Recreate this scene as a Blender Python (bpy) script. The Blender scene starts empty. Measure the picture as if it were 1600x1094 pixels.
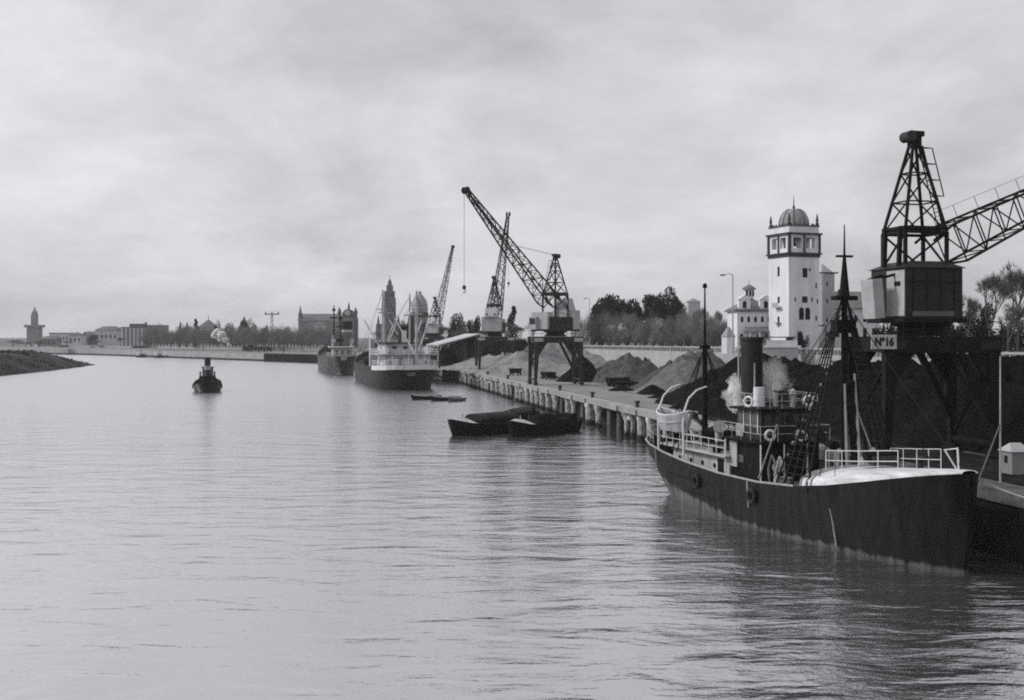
import bpy, math, random
from mathutils import Vector, Matrix, noise
random.seed(7)
R = math.radians
SC = bpy.context.scene
COL = SC.collection

# ------------------------------------------------------------------ camera
CAMH, F, CX, HY = 12.0, 1750.0, 800.0, 526.0        # eye height, focal length and horizon row in photo pixels
cam_d = bpy.data.cameras.new('camera'); cam = bpy.data.objects.new('camera', cam_d); COL.objects.link(cam)
cam.location = (0, 0, CAMH); cam.rotation_euler = (R(90), 0, 0)
cam_d.sensor_width = 36; cam_d.lens = 36*F/1600; cam_d.shift_y = -(547-HY)/1600
cam_d.clip_start = .5; cam_d.clip_end = 20000
SC.camera = cam

def W(px, py, Y): return Vector(((px-CX)*Y/F, Y, CAMH-(py-HY)*Y/F))
def X(px, Y): return (px-CX)*Y/F
def Zp(py, Y): return CAMH-(py-HY)*Y/F

# ------------------------------------------------------------------ sky and sun
SUN_EL, SUN_AZ = 36, -82          # degrees; azimuth measured from +Y towards +X (sun on the left)
wd = bpy.data.worlds.new('World'); SC.world = wd; wd.use_nodes = True
nt = wd.node_tree; N = nt.nodes; L = nt.links
N.clear()
out = N.new('ShaderNodeOutputWorld'); bg = N.new('ShaderNodeBackground')
sky = N.new('ShaderNodeTexSky'); sky.sky_type = 'NISHITA'; sky.sun_disc = False
sky.sun_elevation = R(SUN_EL); sky.sun_rotation = R(SUN_AZ); sky.dust_density = 4; sky.air_density = 1
bw = N.new('ShaderNodeRGBToBW'); L.new(sky.outputs[0], bw.inputs[0])
def math_n(op, a, b=None, clamp=False):
    m = N.new('ShaderNodeMath'); m.operation = op; m.use_clamp = clamp
    for i, v in enumerate((a, b)):
        if v is None: continue
        if isinstance(v, (int, float)): m.inputs[i].default_value = v
        else: L.new(v, m.inputs[i])
    return m.outputs[0]
tc = N.new('ShaderNodeTexCoord'); sep = N.new('ShaderNodeSeparateXYZ'); L.new(tc.outputs['Generated'], sep.inputs[0])
zz = math_n('ADD', math_n('MAXIMUM', sep.outputs[2], 0.0), 0.36)
cmb = N.new('ShaderNodeCombineXYZ')
L.new(math_n('DIVIDE', sep.outputs[0], zz), cmb.inputs[0]); L.new(math_n('DIVIDE', sep.outputs[1], zz), cmb.inputs[1])
def wnoise(scale, detail, rough, dist=0.0, off=(0,0,0), sc=(1,1,1)):
    mp = N.new('ShaderNodeMapping'); L.new(cmb.outputs[0], mp.inputs[0]); mp.inputs['Location'].default_value = off; mp.inputs['Scale'].default_value = sc
    n = N.new('ShaderNodeTexNoise'); L.new(mp.outputs[0], n.inputs['Vector'])
    n.inputs['Scale'].default_value = scale; n.inputs['Detail'].default_value = detail
    n.inputs['Roughness'].default_value = rough; n.inputs['Distortion'].default_value = dist
    return n.outputs['Fac']
c1 = wnoise(1.6, 7, .55, .6, (3.1,1.7,0), (1.0,.75,1)); c2 = wnoise(5.2, 8, .6, .3, (7,2,0), (.8,1,1))
cl = math_n('ADD', math_n('MULTIPLY', math_n('SUBTRACT', c1, .5), 1.15), math_n('MULTIPLY', math_n('SUBTRACT', c2, .5), .55))
cl = math_n('ADD', cl, 1.0)
# an overcast layer: mostly even cloud light, a little of the clear sky's own falloff
ev = math_n('ADD', math_n('MULTIPLY', bw.outputs[0], .08), 4.55)
gz_ = math_n('MULTIPLY', math_n('SUBTRACT', 1.0, math_n('MINIMUM', math_n('MULTIPLY', sep.outputs[2], 7.0), 1.0)), -.15)   # duller towards the horizon
lx_ = math_n('MULTIPLY', sep.outputs[0], -.16)                                                               # brighter on the sun's side
val = math_n('MULTIPLY', math_n('MULTIPLY', ev, cl), math_n('ADD', math_n('ADD', gz_, lx_), .98))
cc = N.new('ShaderNodeCombineXYZ')
L.new(math_n('MULTIPLY', val, .992), cc.inputs[0]); L.new(math_n('MULTIPLY', val, .985), cc.inputs[1]); L.new(math_n('MULTIPLY', val, 1.022), cc.inputs[2])
L.new(cc.outputs[0], bg.inputs[0]); bg.inputs[1].default_value = 0.102
L.new(bg.outputs[0], out.inputs[0])

sl = bpy.data.lights.new('sun', 'SUN'); sl.energy = 1.5; sl.angle = R(12); sl.color = (1, .99, .985)
so = bpy.data.objects.new('sun', sl); COL.objects.link(so)
sd = Vector((math.sin(R(SUN_AZ))*math.cos(R(SUN_EL)), math.cos(R(SUN_AZ))*math.cos(R(SUN_EL)), math.sin(R(SUN_EL))))
so.rotation_euler = sd.to_track_quat('Z', 'Y').to_euler()

SC.view_settings.view_transform = 'Standard'; SC.view_settings.look = 'None'
SC.view_settings.exposure = 0.5; SC.view_settings.gamma = 1
SC.render.engine = 'CYCLES'
SC.cycles.use_denoising = False
SC.cycles.max_bounces = 6; SC.cycles.diffuse_bounces = 3; SC.cycles.glossy_bounces = 3; SC.cycles.volume_bounces = 4
SC.cycles.transparent_max_bounces = 8
SC.cycles.caustics_reflective = False; SC.cycles.caustics_refractive = False; SC.cycles.sample_clamp_indirect = 3.0
SC.cycles.pixel_filter_type = 'BLACKMAN_HARRIS'; SC.cycles.filter_width = 1.9      # the soft old lens

# ------------------------------------------------------------------ materials
MATS = {}
def mat(name, v, rough=.8, var=.25, scale=1.0, bump=0.0, bscale=None, spec=.3, metal=0, stretch=(1,1,1), detail=6):
    if name in MATS: return MATS[name]
    if v < .08 and rough > .55: spec = .06
    m = bpy.data.materials.new(name); m.use_nodes = True; t = m.node_tree; p = t.nodes['Principled BSDF']
    p.inputs['Roughness'].default_value = rough; p.inputs['Specular IOR Level'].default_value = spec; p.inputs['Metallic'].default_value = metal
    co = t.nodes.new('ShaderNodeTexCoord'); mp = t.nodes.new('ShaderNodeMapping'); t.links.new(co.outputs['Object'], mp.inputs[0]); mp.inputs['Scale'].default_value = stretch
    n = t.nodes.new('ShaderNodeTexNoise'); n.inputs['Scale'].default_value = scale; n.inputs['Detail'].default_value = detail; n.inputs['Roughness'].default_value = .62
    t.links.new(mp.outputs[0], n.inputs['Vector'])
    r = t.nodes.new('ShaderNodeValToRGB'); t.links.new(n.outputs['Fac'], r.inputs[0])
    a, b = v*(1-var), min(1, v*(1+var))
    r.color_ramp.elements[0].position = .3; r.color_ramp.elements[0].color = (a, a*.985, a*1.01, 1)
    r.color_ramp.elements[1].position = .7; r.color_ramp.elements[1].color = (b, b*.985, b*1.01, 1)
    t.links.new(r.outputs[0], p.inputs['Base Color'])
    if bump:
        n2 = t.nodes.new('ShaderNodeTexNoise'); n2.inputs['Scale'].default_value = bscale or scale*3; n2.inputs['Detail'].default_value = 8
        t.links.new(mp.outputs[0], n2.inputs['Vector'])
        bn = t.nodes.new('ShaderNodeBump'); bn.inputs['Strength'].default_value = bump; bn.inputs['Distance'].default_value = .3
        t.links.new(n2.outputs['Fac'], bn.inputs['Height']); t.links.new(bn.outputs[0], p.inputs['Normal'])
    MATS[name] = m
    return m
M = dict(
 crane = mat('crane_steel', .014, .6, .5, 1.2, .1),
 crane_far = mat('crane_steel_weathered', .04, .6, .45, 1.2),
 crane_pale = mat('crane_pale_and_sunlit_panel', .42, .6, .18, .8, .1),
 crane_dark = mat('crane_house_dark', .013, .55, .6, .7, .15),
 glassd = mat('dark_glass', .015, .1, .2, .5, spec=.5),
 glass = mat('ship_window_glass', .06, .08, .2, .5, spec=.6),
 white = mat('white_paint', .74, .5, .10, .9),
 dirty = mat('dirty_white_paint', .42, .6, .35, 1.1, .1, stretch=(1,1,.35)),
 black = mat('black_paint', .007, .5, .5, 1.0),
 soot = mat('sooty_metal', .011, .7, .6, 1.4, .2),
 wood = mat('weathered_timber', .14, .85, .45, 2.0, .2),
 plank = mat('deck_planks', .11, .8, .4, 1.4, .2, stretch=(.25,3,1)),
 rope = mat('pale_rope', .35, .9, .2, 2),
 wire = mat('wire_rope', .015, .6, .2, 2),
 pile = mat('whitewashed_pile', .54, .9, .75, .9, .7, 3.0, stretch=(1,1,.5), detail=12),
 quaydark = mat('wet_and_shaded_quay', .03, .9, .5, .6, .3),
 conc = mat('quay_concrete', .30, .9, .22, .35, .2),
 concl = mat('pale_concrete_wall', .36, .9, .2, .25, .15),
 stucco = mat('white_stucco', .72, .85, .16, .5, .15, stretch=(1,1,.25)),
 stuccog = mat('grey_stucco', .40, .85, .15, .35, .1),
 trim = mat('dark_trim', .06, .8, .4, 1.5),
 hole = mat('dark_opening', .018, .9, .3, 1),
 tile = mat('roof_tile', .17, .85, .3, .9, .4, 6, stretch=(1,1,3)),
 lead = mat('dome_lead', .26, .6, .25, .5, .2),
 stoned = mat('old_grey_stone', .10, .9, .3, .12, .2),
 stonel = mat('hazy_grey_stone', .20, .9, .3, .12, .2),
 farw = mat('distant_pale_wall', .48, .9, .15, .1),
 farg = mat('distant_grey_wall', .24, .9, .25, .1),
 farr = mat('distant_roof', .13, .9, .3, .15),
 sand = mat('sand_heap', .24, .95, .35, .5, .9, 2.0, detail=12),
 gravel = mat('gravel_heap', .075, .95, .55, .9, 1.0, 2.2, detail=12),
 coal = mat('coal_heap', .005, .9, .7, 1.2, .9, 3.0),
 leaf = mat('evergreen_foliage', .02, .9, .5, .35),
 twig = mat('bare_twigs', .20, .95, .35, .25),
 twigd = mat('dark_bare_twigs', .11, .95, .35, .25),
 bark = mat('tree_bark', .07, .95, .3, 1.5, .3),
 iron = mat('cast_iron', .05, .6, .3, 3),
)

# ------------------------------------------------------------------ mesh helpers
class B:
    def __init__(s): s.v = []; s.f = []
    def add(s, vs, fs):
        k = len(s.v); s.v += [tuple(x) for x in vs]; s.f += [tuple(i+k for i in f) for f in fs]; return s
    def box(s, c, size, rz=0, ry=0, rx=0, taper=1.0):
        hx, hy, hz = size[0]/2, size[1]/2, size[2]/2
        m = Matrix.Rotation(rz, 3, 'Z') @ Matrix.Rotation(ry, 3, 'Y') @ Matrix.Rotation(rx, 3, 'X')
        vs = []
        for z, t in ((-hz, 1), (hz, taper)):
            for x, y in ((-hx,-hy),(hx,-hy),(hx,hy),(-hx,hy)): vs.append(m @ Vector((x*t, y*t, z)) + Vector(c))
        return s.add(vs, [(3,2,1,0),(4,5,6,7),(0,1,5,4),(1,2,6,5),(2,3,7,6),(3,0,4,7)])
    def tube(s, p, q, r1, r2=None, n=8, caps=True):
        p, q = Vector(p), Vector(q); d = q-p
        if d.length < 1e-6: return s
        r2 = r1 if r2 is None else r2
        u = d.normalized(); a = u.cross(Vector((0,0,1)) if abs(u.z) < .95 else Vector((1,0,0))).normalized(); b = u.cross(a)
        vs = []
        for o, r in ((p, r1), (q, r2)):
            for i in range(n):
                t = 2*math.pi*(i+.5)/n; vs.append(o + (a*math.cos(t)+b*math.sin(t))*r)
        fs = [((i+1) % n, i, n+i, n+(i+1) % n) for i in range(n)]
        if caps: fs += [tuple(range(n)), tuple(range(2*n-1, n-1, -1))]
        return s.add(vs, fs)
    def bar(s, p, q, w): return s.tube(p, q, w*.7071, None, 4)
    def path(s, pts, r, n=6, r2=None):
        m = len(pts)-1
        for i in range(m):
            a = r if r2 is None else r+(r2-r)*i/m; b = r if r2 is None else r+(r2-r)*(i+1)/m
            s.tube(pts[i], pts[i+1], a, b, n)
        return s
    def lathe(s, prof, c=(0,0,0), n=16, sx=1, sy=1):
        vs, fs = [], []
        for r, z in prof:
            for i in range(n):
                t = 2*math.pi*(i+.5)/n; vs.append((c[0]+r*math.cos(t)*sx, c[1]+r*math.sin(t)*sy, c[2]+z))
        for k in range(len(prof)-1):
            for i in range(n): j = (i+1) % n; fs.append((k*n+i, k*n+j, (k+1)*n+j, (k+1)*n+i))
        fs += [tuple(range(n-1, -1, -1)), tuple(range((len(prof)-1)*n, len(prof)*n))]
        return s.add(vs, fs)
    def prism(s, poly, z0, z1):
        n = len(poly); vs = [(x, y, z0) for x, y in poly]+[(x, y, z1) for x, y in poly]
        a = sum(poly[i][0]*poly[(i+1) % n][1]-poly[(i+1) % n][0]*poly[i][1] for i in range(n))
        fs = [(i, (i+1) % n, n+(i+1) % n, n+i) for i in range(n)]+[tuple(range(n-1, -1, -1)), tuple(range(n, 2*n))]
        if a < 0: fs = [tuple(reversed(f)) for f in fs]
        return s.add(vs, fs)
    def quad(s, a, b, c, d): return s.add([a, b, c, d], [(0,1,2,3)])
    def gable(s, c, w, d, h, over=.4):      # ridge along x; c is the centre of the eaves plane
        x, y = w/2+over, d/2+over
        return s.add([(c[0]-x,c[1]-y,c[2]),(c[0]+x,c[1]-y,c[2]),(c[0]+x,c[1]+y,c[2]),(c[0]-x,c[1]+y,c[2]),(c[0]-x,c[1],c[2]+h),(c[0]+x,c[1],c[2]+h)],
                     [(3,2,1,0),(0,1,5,4),(2,3,4,5),(1,2,5),(3,0,4)])
    def hip(s, c, w, d, h, over=.4, k=.5):
        x, y = w/2+over, d/2+over; e = max(.01, x-y*k*2*.5) if w >= d else .01; g = .01 if w >= d else max(.01, y-x)
        return s.add([(c[0]-x,c[1]-y,c[2]),(c[0]+x,c[1]-y,c[2]),(c[0]+x,c[1]+y,c[2]),(c[0]-x,c[1]+y,c[2]),
                      (c[0]-e,c[1]-g,c[2]+h),(c[0]+e,c[1]-g,c[2]+h),(c[0]+e,c[1]+g,c[2]+h),(c[0]-e,c[1]+g,c[2]+h)],
                     [(3,2,1,0),(4,5,6,7),(0,1,5,4),(1,2,6,5),(2,3,7,6),(3,0,4,7)])
    def mesh(s, name, m, smooth=False):
        me = bpy.data.meshes.new(name); me.from_pydata(s.v, [], s.f); me.validate(); me.update()
        me.materials.append(m)
        if smooth:
            for p in me.polygons: p.use_smooth = True
            try: me.set_sharp_from_angle(angle=R(35))
            except Exception: pass
        return me
    def build(s, name, m, parent=None, smooth=False, label=None):
        o = bpy.data.objects.new(name, s.mesh(name, m, smooth)); COL.objects.link(o)
        if parent is not None: o.parent = parent
        if label: o['label'] = label
        return o
def tag(o, label=None, cat=None, group=None, kind=None):
    if label: o['label'] = label
    if cat: o['category'] = cat
    if group: o['group'] = group
    if kind: o['kind'] = kind
    return o
def thing(name, label, cat, loc=(0,0,0), rz=0, group=None):
    o = bpy.data.objects.new(name, None); COL.objects.link(o); o.empty_display_size = .5
    o.location = loc; o.rotation_euler = (0, 0, rz)
    return tag(o, label, cat, group)
def kids(o): return [c for c in bpy.data.objects if c.parent == o]
def copy_tree(o, parent=None):
    c = o.copy(); COL.objects.link(c)
    if parent is not None: c.parent = parent
    for ch in kids(o): copy_tree(ch, c)
    return c
def rail(b, pts, h=1.0, rows=2, step=1.5, r=.03):
    for i in range(len(pts)-1):
        p, q = Vector(pts[i]), Vector(pts[i+1]); n = max(1, round((q-p).length/step))
        for k in range(n+1):
            if k == 0 and i: continue
            a = p.lerp(q, k/n); b.tube(a, a+Vector((0,0,h)), r*1.2, None, 5)
        for j in range(1, rows+1):
            z = Vector((0,0,h*j/rows)); b.tube(p+z, q+z, r, None, 5)
    return b

# ------------------------------------------------------------------ the river
wm = bpy.data.materials.new('river_water'); wm.use_nodes = True
t = wm.node_tree; p = t.nodes['Principled BSDF']
p.inputs['Base Color'].default_value = (.66, .655, .68, 1); p.inputs['Metallic'].default_value = .95; p.inputs['Roughness'].default_value = .07
p.inputs['IOR'].default_value = 1.6; p.inputs['Specular IOR Level'].default_value = .5
co = t.nodes.new('ShaderNodeTexCoord')
def wav(scale, stretch, rot, detail, dist=0.0):
    mp = t.nodes.new('ShaderNodeMapping'); mp.inputs['Scale'].default_value = stretch; mp.inputs['Rotation'].default_value = (0,0,rot)
    t.links.new(co.outputs['Object'], mp.inputs[0]); n = t.nodes.new('ShaderNodeTexNoise'); t.links.new(mp.outputs[0], n.inputs['Vector'])
    n.inputs['Scale'].default_value = scale; n.inputs['Detail'].default_value = detail; n.inputs['Roughness'].default_value = .55; n.inputs['Distortion'].default_value = dist
    return n.outputs['Fac']
def tm(op, a, b):
    m = t.nodes.new('ShaderNodeMath'); m.operation = op
    for i, v in enumerate((a, b)):
        if isinstance(v, (int, float)): m.inputs[i].default_value = v
        else: t.links.new(v, m.inputs[i])
    return m.outputs[0]
h = tm('ADD', tm('MULTIPLY', wav(.42, (.4,1,1), R(5), 2, .6), 1.0), tm('MULTIPLY', tm('ADD', wav(1.5, (.45,1,1), R(-9), 3, .5), tm('MULTIPLY', wav(4.5, (.5,1,1), R(12), 3, .2), .5)), .20))
sx_ = t.nodes.new('ShaderNodeSeparateXYZ'); t.links.new(co.outputs['Object'], sx_.inputs[0])
# ruffled water on the quay side, slack water mid river
mk = t.nodes.new('ShaderNodeMapRange'); mk.interpolation_type = 'SMOOTHSTEP'; t.links.new(tm('ADD', sx_.outputs[0], tm('MULTIPLY', tm('SUBTRACT', wav(.035, (1,.6,1), .2, 3, .6), .5), 34)), mk.inputs[0])
mk.inputs[1].default_value = -12; mk.inputs[2].default_value = 14; mk.inputs[3].default_value = .48; mk.inputs[4].default_value = .86
rg = t.nodes.new('ShaderNodeMapRange'); t.links.new(mk.outputs[0], rg.inputs[0]); rg.inputs[1].default_value = .48; rg.inputs[2].default_value = .86
rg.inputs[3].default_value = .12; rg.inputs[4].default_value = .07
dd = t.nodes.new('ShaderNodeMapRange'); t.links.new(sx_.outputs[1], dd.inputs[0]); dd.inputs[1].default_value = 90; dd.inputs[2].default_value = 260; dd.inputs[3].default_value = 0; dd.inputs[4].default_value = .16
t.links.new(tm('ADD', rg.outputs[0], dd.outputs[0]), p.inputs['Roughness'])
h = tm('MULTIPLY', h, mk.outputs[0])
h = tm('ADD', h, tm('MULTIPLY', wav(.05, (1,1,1), .3, 2), .5))
bn = t.nodes.new('ShaderNodeBump'); bn.inputs['Strength'].default_value = 1.0; bn.inputs['Distance'].default_value = .36
t.links.new(h, bn.inputs['Height']); t.links.new(bn.outputs[0], p.inputs['Normal'])
b = B(); b.quad((-5500,-400,0),(5500,-400,0),(5500,6000,0),(-5500,6000,0))
tag(b.build('river_water', wm), kind='structure')

# ------------------------------------------------------------------ land
QZ = 3.7
def edge(Y): return 14.6-.178*(Y-127)
QA = math.atan(.178)                                   # the quay runs this far anticlockwise of +Y
E = [(edge(-300),-300),(edge(470),470),(-84,500),(-269,724),(-420,860),(-2600,1500),(-5400,1700)]
def wallx(Y): return 54-.178*(Y-190)
WL = [(wallx(-300),-300,8.7),(wallx(190),190,8.7),(wallx(356),356,7.9),(wallx(520),520,6.2),(-62,575,5.6),(-235,775,5.4),(-395,905,5.4),(-2590,1560,5.4),(-5400,1760,5.4)]
def gz(Y): 
    for a, c in zip(WL, WL[1:]):
        if a[1] <= Y <= c[1]: return a[2]+(c[2]-a[2])*(Y-a[1])/(c[1]-a[1])
    return 5.4
# lower quay surface
b = B(); b.add([(x, y, QZ) for x, y in E]+[(x, y, QZ) for x, y, z in reversed(WL)], [tuple(range(len(E)+len(WL)))])
# concave outline: build as strips instead
b = B()
Es = [E[0],(edge(190),190),(edge(356),356),E[1],E[2],E[3],E[4],E[5],E[6]]
for i in range(len(Es)-1):
    e0, e1 = Es[i], Es[i+1]; w0, w1 = WL[i], WL[i+1]
    b.quad((e0[0],e0[1],QZ),(w0[0],w0[1],QZ),(w1[0],w1[1],QZ),(e1[0],e1[1],QZ))
qg = mat('quay_ground_dirt', .21, .95, .28, .12, .35, 1.5)
tag(b.build('quay_ground', qg), kind='structure')
b = B()
OUT = [(5400,-300),(5400,190),(5400,356),(5400,520),(5400,1500),(5400,5900),(-1500,5900),(-3500,5900),(-5400,5900)]
for i in range(len(WL)-1):
    w0, w1 = WL[i], WL[i+1]; o0, o1 = OUT[i], OUT[i+1]
    b.quad((w0[0],w0[1],w0[2]),(o0[0],o0[1],w0[2]),(o1[0],o1[1],w1[2]),(w1[0],w1[1],w1[2]))
tag(b.build('upper_ground', mat('park_ground', .10, .95, .3, .05)), kind='structure')

b = B(); cp = []
for k in range(30): Y_ = 46+k*3.4; cp.append((edge(Y_)+.9+1.2*noise.noise(Vector((Y_*.2,0,3)))+max(0,(Y_-108))*.28, Y_))
b.add([(x_,y_,QZ+.004) for x_,y_ in cp]+[(wallx(146)-1,146,QZ+.004),(wallx(46)-1,46,QZ+.004)], [tuple(reversed(range(32)))])
tag(b.build('coal_yard_ground', mat('coal_dust_ground', .018, .95, .8, .8, .5, 3)), kind='structure')
# far river wall (light face, dark wet foot) and its pale upper parapet wall
fw = thing('river_wall', 'long pale river wall with a dark wet foot on the far bank', 'river wall')
for nm, z0, z1, off, mm in (('wall_foot', -1, .9, -.3, 'quaydark'), ('wall_face', .9, QZ-.004, 0, 'concl')):
    b = B()
    for i in range(2, len(E)-1):
        a, c = E[i], E[i+1]
        for k in range(6):
            p0 = (a[0]+(c[0]-a[0])*k/6, a[1]+(c[1]-a[1])*k/6); p1 = (a[0]+(c[0]-a[0])*(k+1)/6, a[1]+(c[1]-a[1])*(k+1)/6)
            b.quad((p0[0],p0[1]+off,z0),(p1[0],p1[1]+off,z0),(p1[0],p1[1]+off,z1),(p0[0],p0[1]+off,z1))
    b.build(nm, M[mm], fw)
b = B()
for k in range(26):                                    # dark vertical fenders on the nearer stretch
    s = k/26*.20; a, c = E[2], E[3]
    b.box((a[0]+(c[0]-a[0])*s, a[1]+(c[1]-a[1])*s-.6, 1.8), (1.15, .7, 4.2))
b.build('fender_timbers', M['quaydark'], fw)
b = B()
for i in range(1, 3):
    pass
# retaining wall behind the quay with balustrade
rw = thing('retaining_wall', 'long pale retaining wall with a balustrade behind the quay', 'retaining wall')
b = B(); bal = B(); cap = B()
for i in range(len(WL)-1):
    a, c = Vector(WL[i]), Vector(WL[i+1])
    dn = Vector((c.y-a.y, -(c.x-a.x), 0)).normalized()*.5       # inland
    b.add([(a.x,a.y,QZ-.2),(c.x,c.y,QZ-.2),(c.x,c.y,c.z+.15),(a.x,a.y,a.z+.15),(a.x+dn.x,a.y+dn.y,QZ-.2),(c.x+dn.x,c.y+dn.y,QZ-.2),(c.x+dn.x,c.y+dn.y,c.z+.15),(a.x+dn.x,a.y+dn.y,a.z+.15)],
          [(0,1,2,3),(7,6,5,4),(3,2,6,7),(0,3,7,4),(1,5,6,2)])
    if i < 4:
        n = int((c-a).length/1.3); d = (c-a)
        for k in range(n):
            q = a+d*(k/n)+dn*.5
            if q.y < 60: continue
            big = k % 6 == 0
            bal.box((q.x, q.y, q.z+.6), (.55 if big else .26, .5 if big else .26, 1.05), QA)
        if i == 0: a = a+d*((60-a.y)/d.y)
        cap.bar(a+dn*.5+Vector((0,0,1.2)), c+dn*.5+Vector((0,0,1.2)), .3)
b.build('wall_body', M['concl'], rw); bal.build('baluster_row', M['conc'], rw); cap.build('coping', M['concl'], rw)

# the left bank
b = B(); nb = 90
BK = [(-150,-300),(-150,240),(-154,330),(-156,356),(-162,400),(-169,440),(-176,474),(-181,481),(-196,492),(-240,505),(-420,540),(-1200,640),(-5400,800)]
pts = []
for i in range(len(BK)-1):
    a, c = Vector((*BK[i],0)), Vector((*BK[i+1],0)); n = max(1, min(24, int((c-a).length/5)))
    for k in range(n): pts.append(a.lerp(c, k/n))
pts.append(Vector((*BK[-1],0)))
rows = [(0,-.6),(1.2,.7),(3.5,1.7),(7,3.2),(11,4.9),(15,5.9),(20,6.3),(34,6.5)]
vs = []
for i, q in enumerate(pts):
    a, c = pts[max(0,i-1)], pts[min(len(pts)-1,i+1)]; t_ = (c-a).normalized(); nn = Vector((-t_.y, t_.x, 0))
    tip = min(1, .35+abs((q-Vector((-178,477,0))).length)/60)
    for d, z in rows:
        w = q+nn*d; f = noise.noise(w*.12)*1.0+noise.noise(w*.35)*.5
        vs.append((w.x+f*.8, w.y, z*tip+(f*min(1, d/6) if z > .5 else 0)))
nr = len(rows)
fs = [(i*nr+k, i*nr+k+1, (i+1)*nr+k+1, (i+1)*nr+k) for i in range(len(pts)-1) for k in range(nr-1)]
fs = [tuple(reversed(f)) for f in fs]
b.add(vs, fs)
tag(b.build('left_bank', mat('bank_earth_and_grass', .045, .95, .75, .14, 1.0, 1.2, detail=10), smooth=True), kind='structure')
b = B(); b.add([(-190,-300,6.2),(-184,240,6.2),(-188,340,6.2),(-194,420,6.2),(-206,462,5.6),(-235,480,5.6),(-420,520,5.8),(-1200,620,5.9),(-5400,780,5.9),(-5400,-300,6)], [tuple(range(10))])
tag(b.build('bank_meadow', mat('bank_meadow_grass', .09, .95, .4, .08, .6, 1)), kind='structure')

# rough grass on the visible bank
g = B(); rnd = random.Random(3)
for k in range(9000):
    i = rnd.randint(0, len(pts)-2); q = pts[i].lerp(pts[i+1], rnd.random())
    if q.y < 310 or q.y > 540 or q.x < -300: continue
    a, c = pts[i], pts[i+1]; t_ = (c-a).normalized(); nn = Vector((-t_.y, t_.x, 0)); d = rnd.uniform(2.5, 24)
    if noise.noise(Vector((q.x*.08+d*.1, q.y*.08, 0))) < -.05: continue
    tip = min(1, .35+abs((q-Vector((-178,477,0))).length)/60)
    z = 0
    for (d0, z0), (d1, z1) in zip(rows, rows[1:]):
        if d0 <= d <= d1: z = z0+(z1-z0)*(d-d0)/(d1-d0)
    w = q+nn*d; z = z*tip-.1; hh = rnd.uniform(.4, 1.3); an = rnd.uniform(0, 6.28)
    u = Vector((math.cos(an), math.sin(an), 0))*rnd.uniform(.2, .5)
    g.add([w-u+Vector((0,0,z)), w+u+Vector((0,0,z)), w+Vector((rnd.uniform(-.4,.4),0,z+hh))], [(0,1,2)])
tag(g.build('rough_grass', mat('rough_bank_grass', .035, .95, .5, .4)), 'rough dark grass covering the left river bank', 'grass', kind='stuff')

# ------------------------------------------------------------------ quay wall with piles
QY0, QY1 = 40, 470
q = thing('quay_wall', 'long quay front with whitewashed round piles under a concrete deck', 'quay wall')
ux = Vector((-math.sin(QA), math.cos(QA), 0)); un = Vector((math.cos(QA), math.sin(QA), 0))   # along the quay, inland
def qp(Y, inl=0, z=QZ): e = Vector((edge(Y), Y, z)); return e+un*inl
b = B()
for ya, yb, mm in ((QY0, 84, mat('mottled_dark_concrete', .10, .9, .7, .5, .4, 3)), (84.01, QY1, M['conc'])):  # nearer stretch of the edge is darker and more mottled
    b = B(); a, c = qp(ya), qp(yb)
    b.box(((a.x+c.x)/2+un.x*1.0, (a.y+c.y)/2+un.y*1.0, QZ-.35), (2.0, (c-a).length, .72), QA)
    b.build('deck_edge', mm, q)
b = B(); k = 0; Yk = QY0
while Yk < QY1:                                              # slab sides broken into bays, some set low
    a = qp(Yk+.4, -.12, QZ-.75); c2 = qp(Yk+7.2, -.12, QZ-.75)
    if k % 3 != 1 and Yk > 84: b.box(((a.x+c2.x)/2, (a.y+c2.y)/2, QZ-.42), (.24, (c2-a).length, .62), QA)
    Yk += 8; k += 1
b.build('edge_beam', M['conc'], q)
b = B(); a, c = qp(QY0, 3.2), qp(QY1, 3.2)
b.box(((a.x+c.x)/2, (a.y+c.y)/2, 1.2), (.5, (c-a).length, 4.9), QA); b.build('back_wall', M['quaydark'], q)
pb = B(); pb.lathe([(.72,-2.5),(.72,2.2),(.86,2.75),(.86,2.98)], n=14)
pb2 = B()
for dy in (-.75, .75): pb2.lathe([(.30,-2.5),(.30,1.9),(.62,2.6),(.62,2.98)], (0,dy,0), n=10)
pb2.box((0,0,2.4), (.5,1.4,.6))
pt_ = M['pile'].node_tree; pn = pt_.nodes['Principled BSDF']; lk = pn.inputs['Base Color'].links[0].from_socket
tcx = pt_.nodes.new('ShaderNodeTexCoord'); sxx = pt_.nodes.new('ShaderNodeSeparateXYZ'); pt_.links.new(tcx.outputs['Object'], sxx.inputs[0])
nz = pt_.nodes.new('ShaderNodeTexNoise'); nz.inputs['Scale'].default_value = 2.2; pt_.links.new(tcx.outputs['Object'], nz.inputs['Vector'])
ad = pt_.nodes.new('ShaderNodeMath'); ad.operation = 'ADD'; pt_.links.new(sxx.outputs[2], ad.inputs[0]); pt_.links.new(nz.outputs['Fac'], ad.inputs[1])
mr = pt_.nodes.new('ShaderNodeMapRange'); pt_.links.new(ad.outputs[0], mr.inputs[0]); mr.inputs[1].default_value = 1.0; mr.inputs[2].default_value = 1.5
mxx = pt_.nodes.new('ShaderNodeMix'); mxx.data_type = 'RGBA'; pt_.links.new(mr.outputs[0], mxx.inputs[0]); mxx.inputs[6].default_value = (.03,.03,.03,1); pt_.links.new(lk, mxx.inputs[7]); pt_.links.new(mxx.outputs[2], pn.inputs['Base Color'])   # tide mark
pb3 = B(); pb3.tube((0,0,-2.5),(.12,.05,2.98),.42,.36,9); pb3.box((.05,.5,1.6),(.3,.3,2.7),.3)
p3 = pb3.mesh('pile', M['wood'], True)
p1 = pb.mesh('pile', M['pile'], True); p2 = pb2.mesh('pile', M['pile'], True)
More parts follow.
